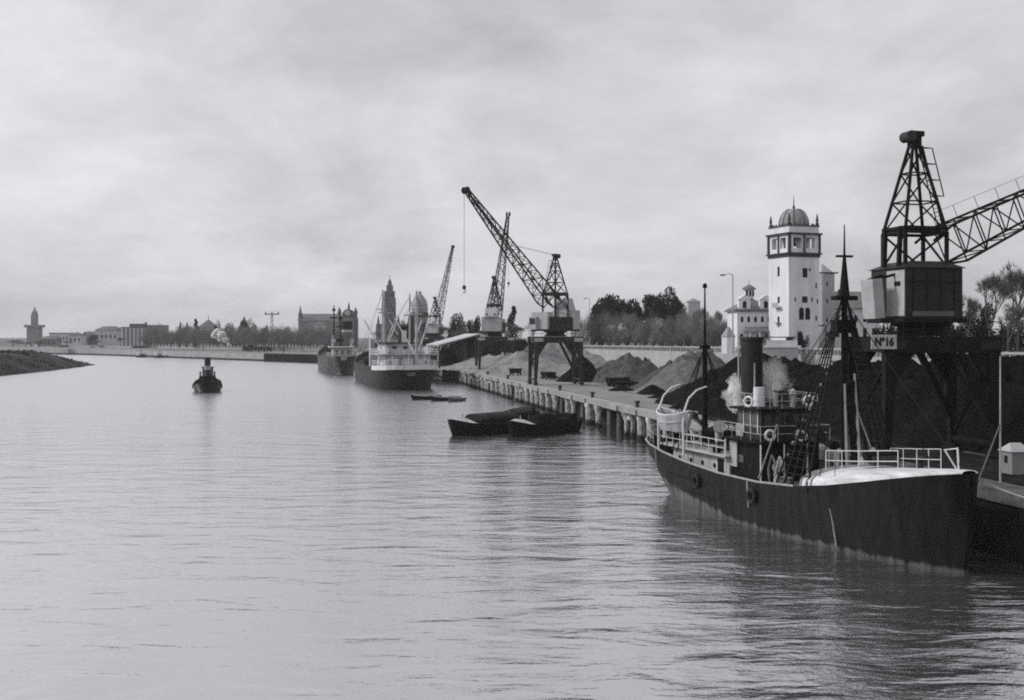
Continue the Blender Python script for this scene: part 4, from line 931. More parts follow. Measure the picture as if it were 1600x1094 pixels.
def lifeb(label, lx, ly, lz, par, sc_=1.35):
    t = thing('lifeboat', label, 'lifeboat', group='lifeboats of the white ship'); t.matrix_world = Matrix.Translation(loc) @ Matrix.Rotation(rz, 4, 'Z') @ Matrix.Translation((lx,ly,lz)); t.scale = (sc_,)*3
    h2 = hull(lbst, .06, -.05).build('boat_hull', M['white'], t, True); B().add([(x_,math.cos(math.pi*k/6)*.9,1.2+.35*math.sin(math.pi*k/6)) for x_ in (.8,4.2) for k in range(7)],[(k,k+1,8+k,7+k) for k in range(6)]).build('canvas_cover', M['dirty'], t)
lifeb('white lifeboat on the river side of the white ship deckhouse', 3.5, 4.9, 7.9, ws); lifeb('white lifeboat on the quay side of the white ship deckhouse', 3.5, -4.9, 7.9, ws)
for x_, y_, hh, r_ in ((1.2,-1.6,21.4,.36),(18,2.8,22,.3),(19,-2.8,21.5,.28),(44,0,23.5,.32)):
    ms = B().tube((x_,y_,4.2),(x_,y_,hh),r_,r_*.55,10).build('mast', M['dirty'], ws, True)
    B().box((x_,y_,hh-5),(.3,2.6,.25)).build('crosstree', M['dirty'], ms)
    for s_ in (-1,1): B().tube((x_,y_,7.2),(x_+6.2,y_+s_*3.6,15.5),.2,.12,6).build('derrick_boom', M['dirty'], ms)
    b = B()
    for s_ in (-1,1): b.tube((x_,y_,hh-.6),(x_+4,s_*5.9,5),.03,None,4); b.tube((x_,y_,hh-.6),(x_-3,s_*5.6,5),.03,None,4)
    b.build('stays', M['wire'], ms)
for x_ in (26,36,54): B().box((x_,0,5.0),(7,6.5,1.6)).build('cargo_hatch', M['soot'], ws)
d3 = B().box((30.8,0,7.6),(3,9,6.4)).build('midship_bridge', M['dirty'], ws)
for y_ in (-3,-1,1,3): B().box((29.28,y_,9.6),(.05,1,.8)).build('window', M['glassd'], d3)

# dark ship beyond
loc2, rz2 = ship_place(536, 344, 512, 410)
ds = thing('cargo_ship', 'dark grey ship with tall banded funnel beyond the white ship', 'cargo ship', loc2, rz2)
CS2 = [(a_, b_, c_*.66, d_*.66, e_*1.03, f_) for a_, b_, c_, d_, e_, f_ in CS]
hull(CS2, .2).build('hull', mat('dark_grey_hull', .02, .5, .5, .6), ds, True)
b = B(); rail(b, [(9,4,5.2),(0,3.6,5.4),(-2.9,1.2,5.6),(-2.9,-1.2,5.6),(0,-3.6,5.4),(9,-4,5.2)], 1.1, 2, 2, .07); b.build('stern_railing', M['dirty'], ds)
ds.scale = (1.1,1.1,1.08)
d1 = B().box((5,0,6.4),(7,5.2,3.2)).build('deckhouse', M['stuccog'], ds)
for y_ in (-1.6,0,1.6): B().box((1.47,y_,6.6),(.06,.8,1.0)).build('window', M['glassd'], d1)
B().box((5,0,8.1),(8.2,7,.2)).build('boat_deck', M['white'], ds)
d2 = B().box((13,-.6,8.6),(6,5,6)).build('bridge_house', M['farr'], ds)
B().box((9.97,-.6,10),(.06,3.6,.8)).build('window', M['glassd'], d2)
fu = B().lathe([(1.5,5.5),(1.45,14.4),(1.6,14.5),(1.6,14.9)],(11,-2.0,0),16).build('funnel', M['farr'], ds, True)
B().lathe([(1.6,13.2),(1.65,15.6)],(11,-2.0,0),16).build('funnel_top', M['black'], fu, True)
B().lathe([(1.62,12.4),(1.62,13.1)],(11,-2.0,0),16).build('funnel_band', M['dirty'], fu, True)
for x_, hh in ((8,18),(34,21)):
    ms = B().tube((x_,0,5),(x_,0,hh),.3,.16,8).build('mast', M['soot'], ds, True)
    b = B(); b.box((x_,0,hh-4),(.3,2.6,.4)); b.box((x_,0,hh-1.5),(.9,.9,.8)); b.build('mast_platform', M['soot'], ms)
for y_ in (-2.6,2.6): cowl(B(), 3,y_,8.2,9.6,.35,-1).build('cowl_ventilator', M['dirty'], ds, True)

# ------------------------------------------------------------------ buildings
def win(par, x_, y_, z_, w_, h_, face='front', m='hole', name='window', arch=False, frame=None):
    b = B(); d = .12
    pts_ = [(-w_/2,-h_/2),(w_/2,-h_/2),(w_/2,h_/2),(-w_/2,h_/2)]
    if arch:
        pts_ = [(-w_/2,-h_/2),(w_/2,-h_/2)]+[(w_/2*math.cos(math.pi*k/8), h_/2-w_/2+w_/2*math.sin(math.pi*k/8)) for k in range(9)]
    n_ = len(pts_)
    def pt(u, v, o): return (x_+u, y_-o, z_+v) if face == 'front' else ((x_-o, y_-u, z_+v) if face == 'left' else (x_+o, y_+u, z_+v))
    b.add([pt(u,v,.03) for u,v in pts_]+[pt(u,v,-d) for u,v in pts_], [tuple(range(n_)), tuple(range(2*n_-1,n_-1,-1))]+[(i,n_+i,n_+(i+1)%n_,(i+1)%n_) for i in range(n_)])
    o = b.build(name, M[m], par)
    if frame:
        b = B(); f_ = .14
        b2 = [(-w_/2-f_,-h_/2-f_,w_/2+f_,-h_/2),(-w_/2-f_,h_/2,w_/2+f_,h_/2+f_),(-w_/2-f_,-h_/2,-w_/2,h_/2),(w_/2,-h_/2,w_/2+f_,h_/2)]
        for u0,v0,u1,v1 in b2:
            c0 = pt((u0+u1)/2,(v0+v1)/2,.04); sz = (abs(u1-u0),.14,abs(v1-v0)) if face == 'front' else (.14,abs(u1-u0),abs(v1-v0)); b.box(c0, sz)
        b.build('frame', M[frame], o)
    return o
# the white tower
TY = 228; tz = 8.6
tc_ = Vector((X(1248,TY), TY+4, tz))
tw = thing('bell_tower', 'tall white square tower with open belfry and ribbed dome', 'tower', tc_, R(20))
s_ = 3.65; zc = Zp(397,TY)-tz; zb = Zp(366,TY)-tz; zp = Zp(353,TY)-tz
sh_ = B().box((0,0,zc/2),(2*s_,2*s_,zc)).build('shaft', M['stucco'], tw)
co_ = B(); co_.box((0,0,zc+.15),(2*s_+.9,2*s_+.9,.32)); co_.box((0,0,zc-.3),(2*s_+.35,2*s_+.35,.5)); co_.build('lower_cornice', M['trim'], tw)
def zt_(py): return Zp(py,TY)-tz
win(sh_, .2,-s_,zt_(426), 1.15,1.9, arch=False); win(sh_, 1.35,-s_,zt_(421), .35,.6)
win(sh_, .15,-s_,zt_(468), 1.3,1.3, name='round_window', m='trim')
B().tube((.15,-s_-.12,zt_(468)),(.15,-s_+.1,zt_(468)),.5,None,16).build('oculus', M['hole'], sh_)
for dx in (-.75,.75): win(sh_, .1+dx,-s_,zt_(490), 1.15,2.5, arch=True)
for x_ in (-2.1,1.9): win(sh_, x_,-s_,zt_(468), .32,.8)
win(sh_, 2.9,-s_,zt_(446),.3,1.1); win(sh_, 2.9,-s_,zt_(497),.35,1.0); win(sh_,3.2,-s_,zt_(470),.3,1.0)
for py, h_ in ((423,2.0),(468,1.3),(500,1.4)): win(sh_, -s_,0,zt_(py), .7,h_, 'left')
bc = B(); bc.box((-s_-.45,0,zt_(480)),(.9,2.2,.2)); bc.box((-s_-.4,0,zt_(504)),(.7,1.6,.18)); bc.add([(-s_,-.7,zt_(505)),(-s_,.7,zt_(505)),(-s_-.6,0,zt_(506)),(-s_,0,zt_(513))],[(0,1,2),(0,2,3),(2,1,3)]); bc.build('balcony', M['stuccog'], tw)
br = B(); rail(br, [(-s_-.85,-1.05,zt_(480)),(-s_-.85,1.05,zt_(480))], .9, 2, .3, .03); br.build('balcony_railing', M['trim'], tw)
bf = B(); zz0 = zc+.32; hb_ = zb-zc-.32
for sx in (-1,1):
    for sy in (-1,1): bf.box((sx*(s_-.55),sy*(s_-.55),zz0+hb_/2),(1.1,1.1,hb_))
for a_ in range(4):
    r_ = a_*math.pi/2; m_ = Matrix.Rotation(r_, 3, 'Z')
    for x_, w_, z_, h_ in ((0,.9,hb_/2,hb_),(-1.5,2.4,.45,.9),(1.5,2.4,.45,.9),(-1.5,2.4,hb_-.3,.6),(1.5,2.4,hb_-.3,.6)):
        v = m_ @ Vector((x_, -s_+.3, 0)); bf.box((v.x, v.y, zz0+z_), (w_, .55, h_), r_)
bf.build('belfry', M['stucco'], tw)
b = B()
for a_ in range(4):
    r_ = a_*math.pi/2; m_ = Matrix.Rotation(r_, 3, 'Z')
    for x_ in (-s_+.1, 0): v = m_ @ Vector((x_, -s_-.06, 0)); B().box((v.x,v.y,zz0+hb_/2),(.32 if x_ == 0 else .5,.3 if x_ == 0 else .5,hb_-.01), r_).build('dark_pilaster', M['trim'], tw)
B().box((0,0,zz0+.3),(2*s_-1,2*s_-1,.3)).build('belfry_floor', M['stuccog'], tw)
b = B(); b.lathe([(.1,1.6),(.55,.3),(.6,.2),(.62,0)][::-1],(0,0,zz0+1.6),12); b.build('bell', M['iron'], tw)
b = B(); b.box((0,0,zb+.16),(2*s_+1.0,2*s_+1.0,.34)); b.build('upper_cornice', M['trim'], tw)
b = B(); b.box((0,0,(zb+.33+zp)/2),(2*s_-.1,2*s_-.1,zp-zb-.33)); b.build('parapet', M['stucco'], tw)
b = B(); b.box((0,0,zp+.1),(2*s_+.2,2*s_+.2,.22)); 
for a_ in range(4):
    m_ = Matrix.Rotation(a_*math.pi/2, 3, 'Z')
    for k in range(7): v = m_ @ Vector((-s_+.5+k*(2*s_-1)/6, -s_+.12, 0)); b.box((v.x,v.y,zp+.42),(.5,.2,.45),a_*math.pi/2,taper=.5)
b.build('parapet_cresting', M['trim'], tw)
for sx in (-1,1):
    for sy in (-1,1): B().lathe([(.36,0),(.36,.5),(.2,.6),(.3,1.1),(.22,1.6),(.05,2.5)],(sx*(s_-.3),sy*(s_-.3),zp+.2),10).build('pinnacle', M['trim'], tw, True)
zd = zp+.2; hd = Zp(326,TY)-tz-zd
dm = B().lathe([(3.05,0),(3.05,.5),(2.95,1.2),(2.65,2.1),(2.1,3.0),(1.3,3.6),(.55,hd),(.5,hd+.01)],(0,0,zd),24).build('dome', M['lead'], tw, True)
b = B()
for k in range(8):
    a_ = k*math.pi/4+.2; b.path([(math.cos(a_)*r_, math.sin(a_)*r_, zd+z_) for r_, z_ in ((3.08,.2),(2.98,1.2),(2.68,2.1),(2.13,3.02),(1.33,3.62),(.5,hd+.02))], .08, 5)
b.build('dome_ribs', M['trim'], dm)
zf = zd+hd; sp = B().lathe([(.42,0),(.42,.3),(.25,.4),(.3,.8),(.14,1.0),(.1,1.6),(.04,3.2)],(0,0,zf),10).build('finial', M['trim'], tw, True)

# annexe left of the tower, with cupola
AY = 236; 
an = thing('pavilion_wing', 'white two storey wing with tiled roof and small cupola left of the tower', 'building', (X(1178,AY), AY+4, 8.5), R(4))
def az(py): return Zp(py,AY)-8.5
wd_ = (1207-1150)*AY/F
bd_ = B().box((0,0,az(487)/2),(wd_,8,az(487))).build('wall', M['stucco'], an)
b = B(); b.box((0,0,az(486)+.05),(wd_+1,9,.3)); b.build('eaves', M['tile'], an)
b = B(); b.hip((0,0,az(484)),wd_+.4,8.2,az(464)-az(484),.4,.4); b.build('roof', M['tile'], an)
for x_ in (-wd_/2+1.5, wd_/2-1.6):
    g_ = B(); g_.box((x_,-3.6,az(476)),(2.5,1.2,az(468)-az(485))); g_.add([(x_-1.5,-4.3,az(468)),(x_+1.5,-4.3,az(468)),(x_,-4.3,az(461)),(x_-1.5,-2.6,az(468)),(x_+1.5,-2.6,az(468)),(x_,-2.6,az(461))],[(0,1,2),(5,4,3),(0,2,5,3),(1,4,5,2),(0,3,4,1)])
    g_ = g_.build('dormer', M['stucco'], an); win(g_, x_,-4.22,az(476),.8,1.5,arch=True)
cu = B().lathe([(1.0,0),(1.0,1.9)],(-.2,0,az(464)-.2),8).build('cupola', M['stucco'], an); 
b = B(); b.lathe([(1.5,0),(1.5,.2),(1.0,.6),(.15,1.1),(.06,1.15),(.04,2.2)],(-.2,0,az(464)+1.7),8); b.build('cupola_roof', M['tile'], cu)
for a_ in (-.8,0,.8): B().box((-.2+a_*.9,-1.0+abs(a_)*.25,az(464)+.9),(.35,.12,1.2)).build('opening', M['hole'], cu)
for k in range(5): win(bd_, -wd_/2+1.0+k*1.45,-4,az(499),.55,1.2,arch=True)
for k in range(4): win(bd_, -wd_/2+.9+k*1.8,-4,az(531),.6,2.4)
b = B(); b.box((0.6,-4.4,az(516)),(wd_-1.2,.8,.25)); b.build('string_course', M['stuccog'], an)
b = B(); b.gable((.4,-5.0,az(518)),wd_-2.2,2.2,1.0,.2); b.build('porch_roof', M['tile'], an)
for k in range(3): B().box((-1.6+k*2.0,-5.7,az(535)),(.3,.3,4.6)).build('porch_column', M['stucco'], an)
# small turret kiosk
kt = thing('garden_turret', 'small white turret with conical roof at far left of the pavilion', 'turret', (X(1138,228),228,8.55))
B().lathe([(1.35,0),(1.35,3.4)],n=8).build('wall', M['stucco'], kt); B().lathe([(1.5,3.4),(1.2,3.9),(.45,5.1),(.1,5.5)],n=8).build('roof', M['lead'], kt)
# wing right of tower
rwg = thing('pavilion_wing', 'white wing with long tiled roof between tower and near crane', 'building', (X(1330,240),246,8.5), R(3))
def rz_(py): return Zp(py,244)-8.5
w_ = 90*244/F
wl = B().box((0,0,rz_(482)/2),(w_,9,rz_(482))).build('wall', M['stucco'], rwg)
b = B(); b.gable((0,0,rz_(482)),w_,9,rz_(455)-rz_(482),.7); b.build('roof', M['tile'], rwg)
for k in range(6): win(wl, -w_/2+1.5+k*2.0,-4.5,rz_(498),.8,1.5, arch=True)
for k in range(6): win(wl, -w_/2+1.5+k*2.0,-4.5,rz_(520),.8,1.9)
B().lathe([(.5,0),(.7,.6),(.4,1.2),(.1,2.0)],(-w_/2+5,-1,rz_(466)),8).build('roof_vase', M['trim'], rwg)
# buttress turret joined to tower's right
bt = thing('stair_turret', 'white stepped stair turret attached right of the tall tower', 'turret', (X(1291,236),238,8.6), R(20))
def bz(py): return Zp(py,236)-8.6
w1 = B().box((0,0,bz(427)/2),(2.9,3.6,bz(427))).build('wall', M['stuccog'], bt)
B().box((.7,0,bz(427)+.12),(3.2,4,.25)).build('ledge', M['trim'], bt)
B().add([(-1.4,-1.7,bz(427)+.25),(1.2,-1.7,bz(427)+.25),(-1.4,1.7,bz(427)+.25),(1.2,1.7,bz(427)+.25),(-1.4,-1.7,bz(413)),(-1.4,1.7,bz(413))],[(0,1,4),(2,5,3),(0,4,5,2),(1,3,5,4),(0,2,3,1)]).build('sloped_cap', M['stucco'], bt)
for py in (444,470,500,522): win(w1, -.4,-1.8,bz(py),.35,.9)
# gate kiosk at the wall
gk = thing('gate_kiosk', 'pale stone gate kiosk with flat cornice roof, against the retaining wall', 'kiosk', (X(1222,196),199,QZ), R(3))
def kz(py): return Zp(py,196)-QZ
kw = 52*196/F
kb = B().box((0,0,kz(543)/2),(kw,5,kz(543))).build('wall', M['stuccog'], gk)
b = B(); b.box((0,0,kz(542)+.05),(kw+.7,5.7,.35)); b.box((0,0,kz(536)),(kw-.3,4.8,.9)); b.build('cornice', M['stucco'], gk)
b = B(); b.box((-2.0,0,kz(527)),(kw+3,5.5,.18)); b.build('flat_canopy', M['trim'], gk)
b = B(); 
for x_ in (-kw/2+.4, kw/2-.6): b.box((x_,0,kz(532)),(.5,4.2,1.0))
b.build('parapet', M['stucco'], gk)
win(kb, .2,-2.5,kz(572),1.0,3.4,m='trim'); win(kb, -kw/2+.7,-2.5,kz(568),.5,1.5)
B().box((.1,-2.8,kz(592)),(kw+.4,.5,1.0)).build('plinth', M['concl'], gk)
# street lamps on the upper road
def lamp(label, w, h_=12.0, arm=-2.0, m='stuccog'):
    t = thing('street_lamp', label, 'street lamp', w)
    B().tube((0,0,0),(0,0,h_),.17,.10,8).build('post', M[m], t); B().path([(0,0,h_-.1),(arm*.35,0,h_+.15),(arm,0,h_)], .07, 6).build('arm', M[m], t)
    B().box((arm-.25,0,h_-.12),(.9,.35,.25)).build('lamp_head', M['trim'], t)
lamp('tall pale street lamp with arm to the left beside the white pavilion', (X(1145,212),212,8.6), Zp(429,212)-8.6, -1.7)
lamp('slim dark post in front of the tall tower', (X(1290,214),214,8.6), 5.6, -.6, 'iron')
lamp('thin lamp post above the middle crane, left of the dark pines', (X(921,362),362,7.8), Zp(466,362)-7.8, -1.2)

# pale canopied boat shape and kiosk at the extreme right
kq = thing('watch_hut', 'small pale hut with sloping roof on the quay at far right', 'hut', (X(1586,68),68,QZ), QA); kq.scale = (.55,.55,.62)
B().box((0,0,1.1),(2.2,2.2,2.2)).build('wall', M['farg'], kq); B().hip((0,0,2.2),2.2,2.2,.8,.2,.5).build('roof', M['stuccog'], kq); win(kq, -1.1,0,1.4,.6,.7,'left',m='glassd')
ms = thing('signal_mast', 'thin pale pole with stays on the quay at the right edge', 'mast', (X(1563,63),63,QZ))
B().tube((0,0,0),(0,0,7.2),.06,.035,8).build('pole', M['dirty'], ms); B().tube((0,0,3.4),(-1.4,-.2,0),.04).build('stay', M['wood'], ms)
ub = thing('upturned_boat', 'pale upturned boat propped on the coal behind the near crane', 'boat', (X(1556,100),102,9.0), R(10)); ub.rotation_euler = (R(8), R(6), R(12))
hull(lbst, .05, -.3).build('hull', M['dirty'], ub, True); ub.scale = (1.0,)*3; B().box((2.5,0,-.35),(4.2,.1,.2)).build('keel', M['dirty'], ub)

# distant buildings
def block(name, label, cat, px, py0, py1, Y, wpx, d=14, wall='farw', roof='flat', rh=0, nwin=0, rows_=1, rot=0, gz_=5.4, group='buildings on the far bank'):
    """px = centre column, py0/py1 = rows of top of wall and foot"""
    w_ = wpx*Y/F; h_ = Zp(py0, Y)-gz_
    t = thing(name, label, cat, (X(px,Y), Y+d/2, gz_), R(rot), group)
    wl = B().box((0,0,h_/2),(w_,d,h_)).build('wall', M[wall], t)
    if roof == 'flat': B().box((0,0,h_+.25),(w_+.8,d+.8,.5)).build('roof', M['farr'], t)
    elif roof == 'gable': B().gable((0,0,h_),w_,d,rh,.6).build('roof', M['farr'], t)
    elif roof == 'hip': B().hip((0,0,h_),w_,d,rh,.6).build('roof', M['farr'], t)
    for r_ in range(rows_):
        for k in range(nwin):
            win(wl, -w_/2+w_*(k+.5)/nwin, -d/2, h_*(r_+.6)/rows_-.2, min(1.6,w_/nwin*.45), min(2.4,h_/rows_*.5), name='window', m='trim')
    return t, wl, h_, w_
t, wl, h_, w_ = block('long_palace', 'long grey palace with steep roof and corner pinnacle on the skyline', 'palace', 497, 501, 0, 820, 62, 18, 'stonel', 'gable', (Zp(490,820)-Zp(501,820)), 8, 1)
B().lathe([(1.6,0),(1.6,5),(1.0,6),(.2,11)],(-w_/2+1,-6,h_),8).build('pinnacle', M['stoned'], t)
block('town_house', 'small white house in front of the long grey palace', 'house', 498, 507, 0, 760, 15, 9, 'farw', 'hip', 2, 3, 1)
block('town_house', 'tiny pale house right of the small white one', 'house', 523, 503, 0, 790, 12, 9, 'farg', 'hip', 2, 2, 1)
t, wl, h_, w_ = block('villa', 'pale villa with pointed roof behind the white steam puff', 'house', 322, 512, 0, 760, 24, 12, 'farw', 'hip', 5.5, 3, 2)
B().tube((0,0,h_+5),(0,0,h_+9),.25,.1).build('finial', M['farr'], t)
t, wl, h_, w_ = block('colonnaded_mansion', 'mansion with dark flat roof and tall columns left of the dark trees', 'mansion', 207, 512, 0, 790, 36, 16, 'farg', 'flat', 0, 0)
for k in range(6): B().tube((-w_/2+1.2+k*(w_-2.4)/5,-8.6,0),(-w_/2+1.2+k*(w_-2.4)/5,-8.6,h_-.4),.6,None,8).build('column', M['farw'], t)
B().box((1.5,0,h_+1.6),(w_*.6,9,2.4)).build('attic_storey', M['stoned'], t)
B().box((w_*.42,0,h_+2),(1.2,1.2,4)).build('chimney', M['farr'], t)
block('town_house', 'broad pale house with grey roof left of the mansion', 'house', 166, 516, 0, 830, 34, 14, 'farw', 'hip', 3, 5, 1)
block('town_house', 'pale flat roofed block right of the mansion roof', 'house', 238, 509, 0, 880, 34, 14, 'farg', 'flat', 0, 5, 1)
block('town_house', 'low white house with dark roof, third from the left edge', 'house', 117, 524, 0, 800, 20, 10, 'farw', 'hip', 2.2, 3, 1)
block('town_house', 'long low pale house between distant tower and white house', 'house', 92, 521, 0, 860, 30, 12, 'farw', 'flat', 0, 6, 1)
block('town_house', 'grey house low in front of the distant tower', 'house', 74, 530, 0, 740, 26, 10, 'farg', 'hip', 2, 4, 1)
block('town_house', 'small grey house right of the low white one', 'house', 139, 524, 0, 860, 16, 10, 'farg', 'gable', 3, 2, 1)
# distant stepped tower at far left
lt = thing('church_tower', 'hazy stepped church tower on the skyline at far left', 'tower', (X(54,900),900,5.4))
B().box((0,0,7),(9,9,14)).build('base', M['farg'], lt); B().box((0,0,15),(13,10,2)).build('cornice_stage', M['farg'], lt)
B().box((0,0,20),(4.2,4.2,8)).build('belfry', M['farg'], lt); B().lathe([(2.6,0),(2.2,2.5),(.8,4.2),(.3,6.5)],(0,0,24),8).build('spire', M['farg'], lt)
# great cathedral tower
gt = thing('cathedral_tower', 'tall slender cathedral tower with tiered belfry above the white ship masts', 'tower', (X(609,1100),1100,5.4))
def gz2(py): return Zp(py,1100)-5.4
B().box((0,0,gz2(466)/2),(11,11,gz2(466))).build('shaft', M['stoned'], gt)
B().box((0,0,(gz2(466)+gz2(455))/2),(9.4,9.4,gz2(455)-gz2(466))).build('belfry', M['stoned'], gt)
for x_ in (-3,0,3): B().box((x_,-5.3,gz2(461)),(1.4,.2,4)).build('bell_opening', M['hole'], gt)
B().box((0,0,(gz2(455)+gz2(446))/2),(6,6,gz2(446)-gz2(455))).build('upper_stage', M['stoned'], gt)
B().lathe([(2.2,0),(2.0,3.2),(1.0,5.5),(.3,6.2),(.25,10)],(0,0,gz2(446)),8).build('spire', M['stoned'], gt)
# nave roofline beside it
nv = thing('cathedral_nave', 'low grey cathedral nave with pinnacles beside the tall tower', 'church', (X(640,1110),1112,5.4))
B().box((0,0,gz2(506)/2),(64,24,gz2(506))).build('wall', M['stoned'], nv)
for k in range(7): B().lathe([(1.2,0),(1.0,4),(.2,8)],(-30+k*10,-11,gz2(506)),6).build('pinnacle', M['stoned'], nv)
# turreted pavilion
tp = thing('turreted_pavilion', 'turreted building with arched gable left of the cathedral tower', 'building', (X(545,640),640,5.4))
def t3(py): return Zp(py,640)-5.4
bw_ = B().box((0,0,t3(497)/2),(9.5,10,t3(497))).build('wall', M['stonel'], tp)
b = B(); b.add([(math.cos(math.pi*k/10)*3.4, y_, t3(497)+5.0*math.sin(math.pi*k/10)) for y_ in (-5,5) for k in range(11)],[(k,k+1,12+k,11+k) for k in range(10)]+[tuple(range(10,-1,-1)),tuple(range(11,22))]); b.build('arched_gable', M['stoned'], tp)
B().tube((0,-5.3,t3(489)),(0,-5.0,t3(489)),1.6,None,14).build('round_window', M['farw'], tp)
for x_ in (-4.6,4.6): B().lathe([(1.0,0),(1.0,t3(490)),(1.3,t3(489)),(.9,t3(486)),(.1,t3(480))],(x_,-4.6,0),8).build('corner_turret', M['stoned'], tp)
B().lathe([(.7,0),(.6,2),(.1,4.5)],(0,0,t3(484)),8).build('crowning_finial', M['stoned'], tp)
# domed casino
dc = thing('domed_theatre', 'round domed building with pale drum right of the cathedral tower', 'building', (X(655,560),564,6.0))
def t4(py): return Zp(py,560)-6.0
B().lathe([(4.3,0),(4.3,t4(490)),(4.0,t4(489)),(4.0,t4(482))],n=20).build('drum', M['farg'], dc, True)
b = B(); b.lathe([(4.25,0),(4.25,.5)],(0,0,t4(482)),20); b.build('drum_cornice', M['farw'], dc)
for k in range(9): a_ = math.pi*(1.06+k*.11); B().box((4.15*math.cos(a_),4.15*math.sin(a_),t4(492)),(.9,.5,2.2),a_+math.pi/2).build('window', M['hole'], dc)
zz1 = t4(481); hh1 = t4(459)-zz1
B().lathe([(3.8,0),(3.95,.8),(3.75,2.5),(3.1,4.2),(2.0,5.7),(.8,hh1),(.75,hh1+.01)],(0,0,zz1),24).build('dome', M['lead'], dc, True)
B().lathe([(.8,0),(.8,.9),(.4,1.3),(.1,1.6)],(0,0,zz1+hh1),10).build('lantern', M['lead'], dc, True)
b = B()
for x_ in (-7.5,7.5): b.box((x_,0,t4(506)/2),(5.5,7,t4(506)))
b.build('side_wings', M['farg'], dc)
# pale monument behind the trees at px 1075
mo = thing('park_pavilion', 'pale rooftop just showing above the bare trees', 'building', (X(1083,470),470,6.8))
mh = Zp(472,470)-6.8; B().box((0,0,mh/2),(5,6,mh)).build('wall', M['farw'], mo); B().hip((0,0,mh),5,6,1.6,.4).build('roof', M['farg'], mo)

# far quay: train, pylon, boats
sd_ = Vector((-.637,.771,0))
tr0 = Vector((X(424,590),590,QZ)); rzz = math.atan2(sd_.y, sd_.x)
lo = thing('steam_locomotive', 'dark steam locomotive under the white steam puff on the far quay', 'locomotive', tr0+sd_*26.5, rzz)
B().tube((-1,0,2.2),(5.6,0,2.2),.95,None,14).build('boiler', M['soot'], lo); B().box((-2.6,0,2.4),(3,2.6,2.9)).build('cab', M['soot'], lo)
B().tube((4.9,0,3),(4.9,0,4.4),.32,.4,10).build('chimney', M['soot'], lo); B().box((1.4,0,1.0),(9.6,2.4,.4)).build('frame', M['soot'], lo)
for x_ in (-2,0,2,4): 
    for y_ in (-1.1,1.1): B().tube((x_,y_-.08,.65),(x_,y_+.08,.65),.62,None,12).build('wheel', M['iron'], lo)
wg0 = None
WLB = ['open dark coal wagon coupled next to the locomotive','second dark coal wagon behind the locomotive','last dark coal wagon of the far train, nearest the pylon']
for k in range(3):
    if wg0 is None:
        wg0 = thing('coal_wagon', WLB[0], 'wagon', group='wagons of the far train'); wg = wg0
        B().box((0,0,1.7),(6.2,2.6,1.5)).build('body', M['soot'], wg0)
        B().lathe([(1.2,0),(.8,.5),(.1,.75)],(0,0,2.45),10,2.2,.9).build('coal_load', M['coal'], wg0)
        for x_ in (-2,2):
            for y_ in (-1,1): B().tube((x_,y_-.08,.5),(x_,y_+.08,.5),.48,None,10).build('wheel', M['iron'], wg0)
    else: wg = copy_tree(wg0); wg['label'] = WLB[k]
    wg.location = tr0+sd_*(18.5-k*7); wg.rotation_euler = (0,0,rzz)
for n_, (px, top, Y, lb_, cr) in enumerate([(425,491,640,'lattice mast with broad crossarm above the far trees',True),(443,527,560,'short signal post on the far quay, right of the train',False),(243,537,700,'thin pale pole on the far quay before the dark trees',False),(315,537,660,'thin pale pole on the far quay below the villa',False)]):
    z0 = 5.4 if cr else QZ; h_ = Zp(top,Y)-z0
    t = thing('signal_mast', lb_, 'mast', (X(px,Y),Y,z0), 0, 'poles along the far bank')
    if cr:
        b = B()
        for sx in (-1,1): b.bar((sx*1.2,0,0),(sx*.4,0,h_),.28)
        for k in range(7): b.bar(((-1.2+.8*k/7),0,h_*k/7),((1.2-.8*(k+1)/7),0,h_*(k+1)/7),.18)
        b.build('lattice_post', M['stoned'], t); B().box((0,0,h_),(8.5,.5,.6)).build('crossarm', M['stoned'], t)
        for x_ in (-3.6,0,3.6): B().box((x_,0,h_+.8),(.5,.4,1.4)).build('insulator', M['stoned'], t)
    else:
        B().tube((0,0,0),(0,0,h_),.28,.2,8).build('pole', M['trim' if n_ == 1 else 'farw'], t)
        B().box((0,0,h_*.75),(1.0,.4,2.4 if n_ == 1 else .5)).build('signal_box', M['trim' if n_ == 1 else 'farw'], t)
# motor launches at the far wall
ML = [(0,.3,.3,.1,1.6,1.0),(1,1.2,1.2,.8,1.4,.9),(4,4,1.6,1.3,1.2,.8),(8,8,1.4,1.1,1.4,.9),(10,9.6,.1,.05,2.0,1.5)]
ml0 = None
MLL = [(214,652,'small launch with white cabin at the far wall, leftmost of the group'),(228,648,'dark hulled launch between two white cabin launches'),(242,640,'small launch with white cabin right of the dark launch'),(263,632,'low launch alone between the launches and the tug'),(290,622,'low dark launch at the far wall, left of the tug'),(468,532,'dark barge moored below the far quay wall')]
for k, (px, Y, lb_) in enumerate(MLL):
    if ml0 is None:
        ml0 = thing('motor_launch', lb_, 'launch', group='launches moored at the far wall'); m_ = ml0
        hull(ML, .1, -.4).build('hull', M['soot'], ml0, True); cbn = B().box((4.2,0,1.9),(3.6,2.2,1.9)).build('cabin', M['white'], ml0)
        B().box((4.2,-1.12,2.1),(2.6,.05,.6)).build('window', M['glassd'], cbn); B().tube((6.6,0,1),(6.6,0,4.6),.09).build('mast', M['soot'], ml0)
    else: m_ = copy_tree(ml0); m_['label'] = lb_
    m_.location = (X(px,Y), Y, 0); m_.rotation_euler = (0,0,rzz+(.05 if k % 2 else 3.1)); m_.scale = (1.1,1.1,1) if k < 3 else (1.3,1.1,.7)

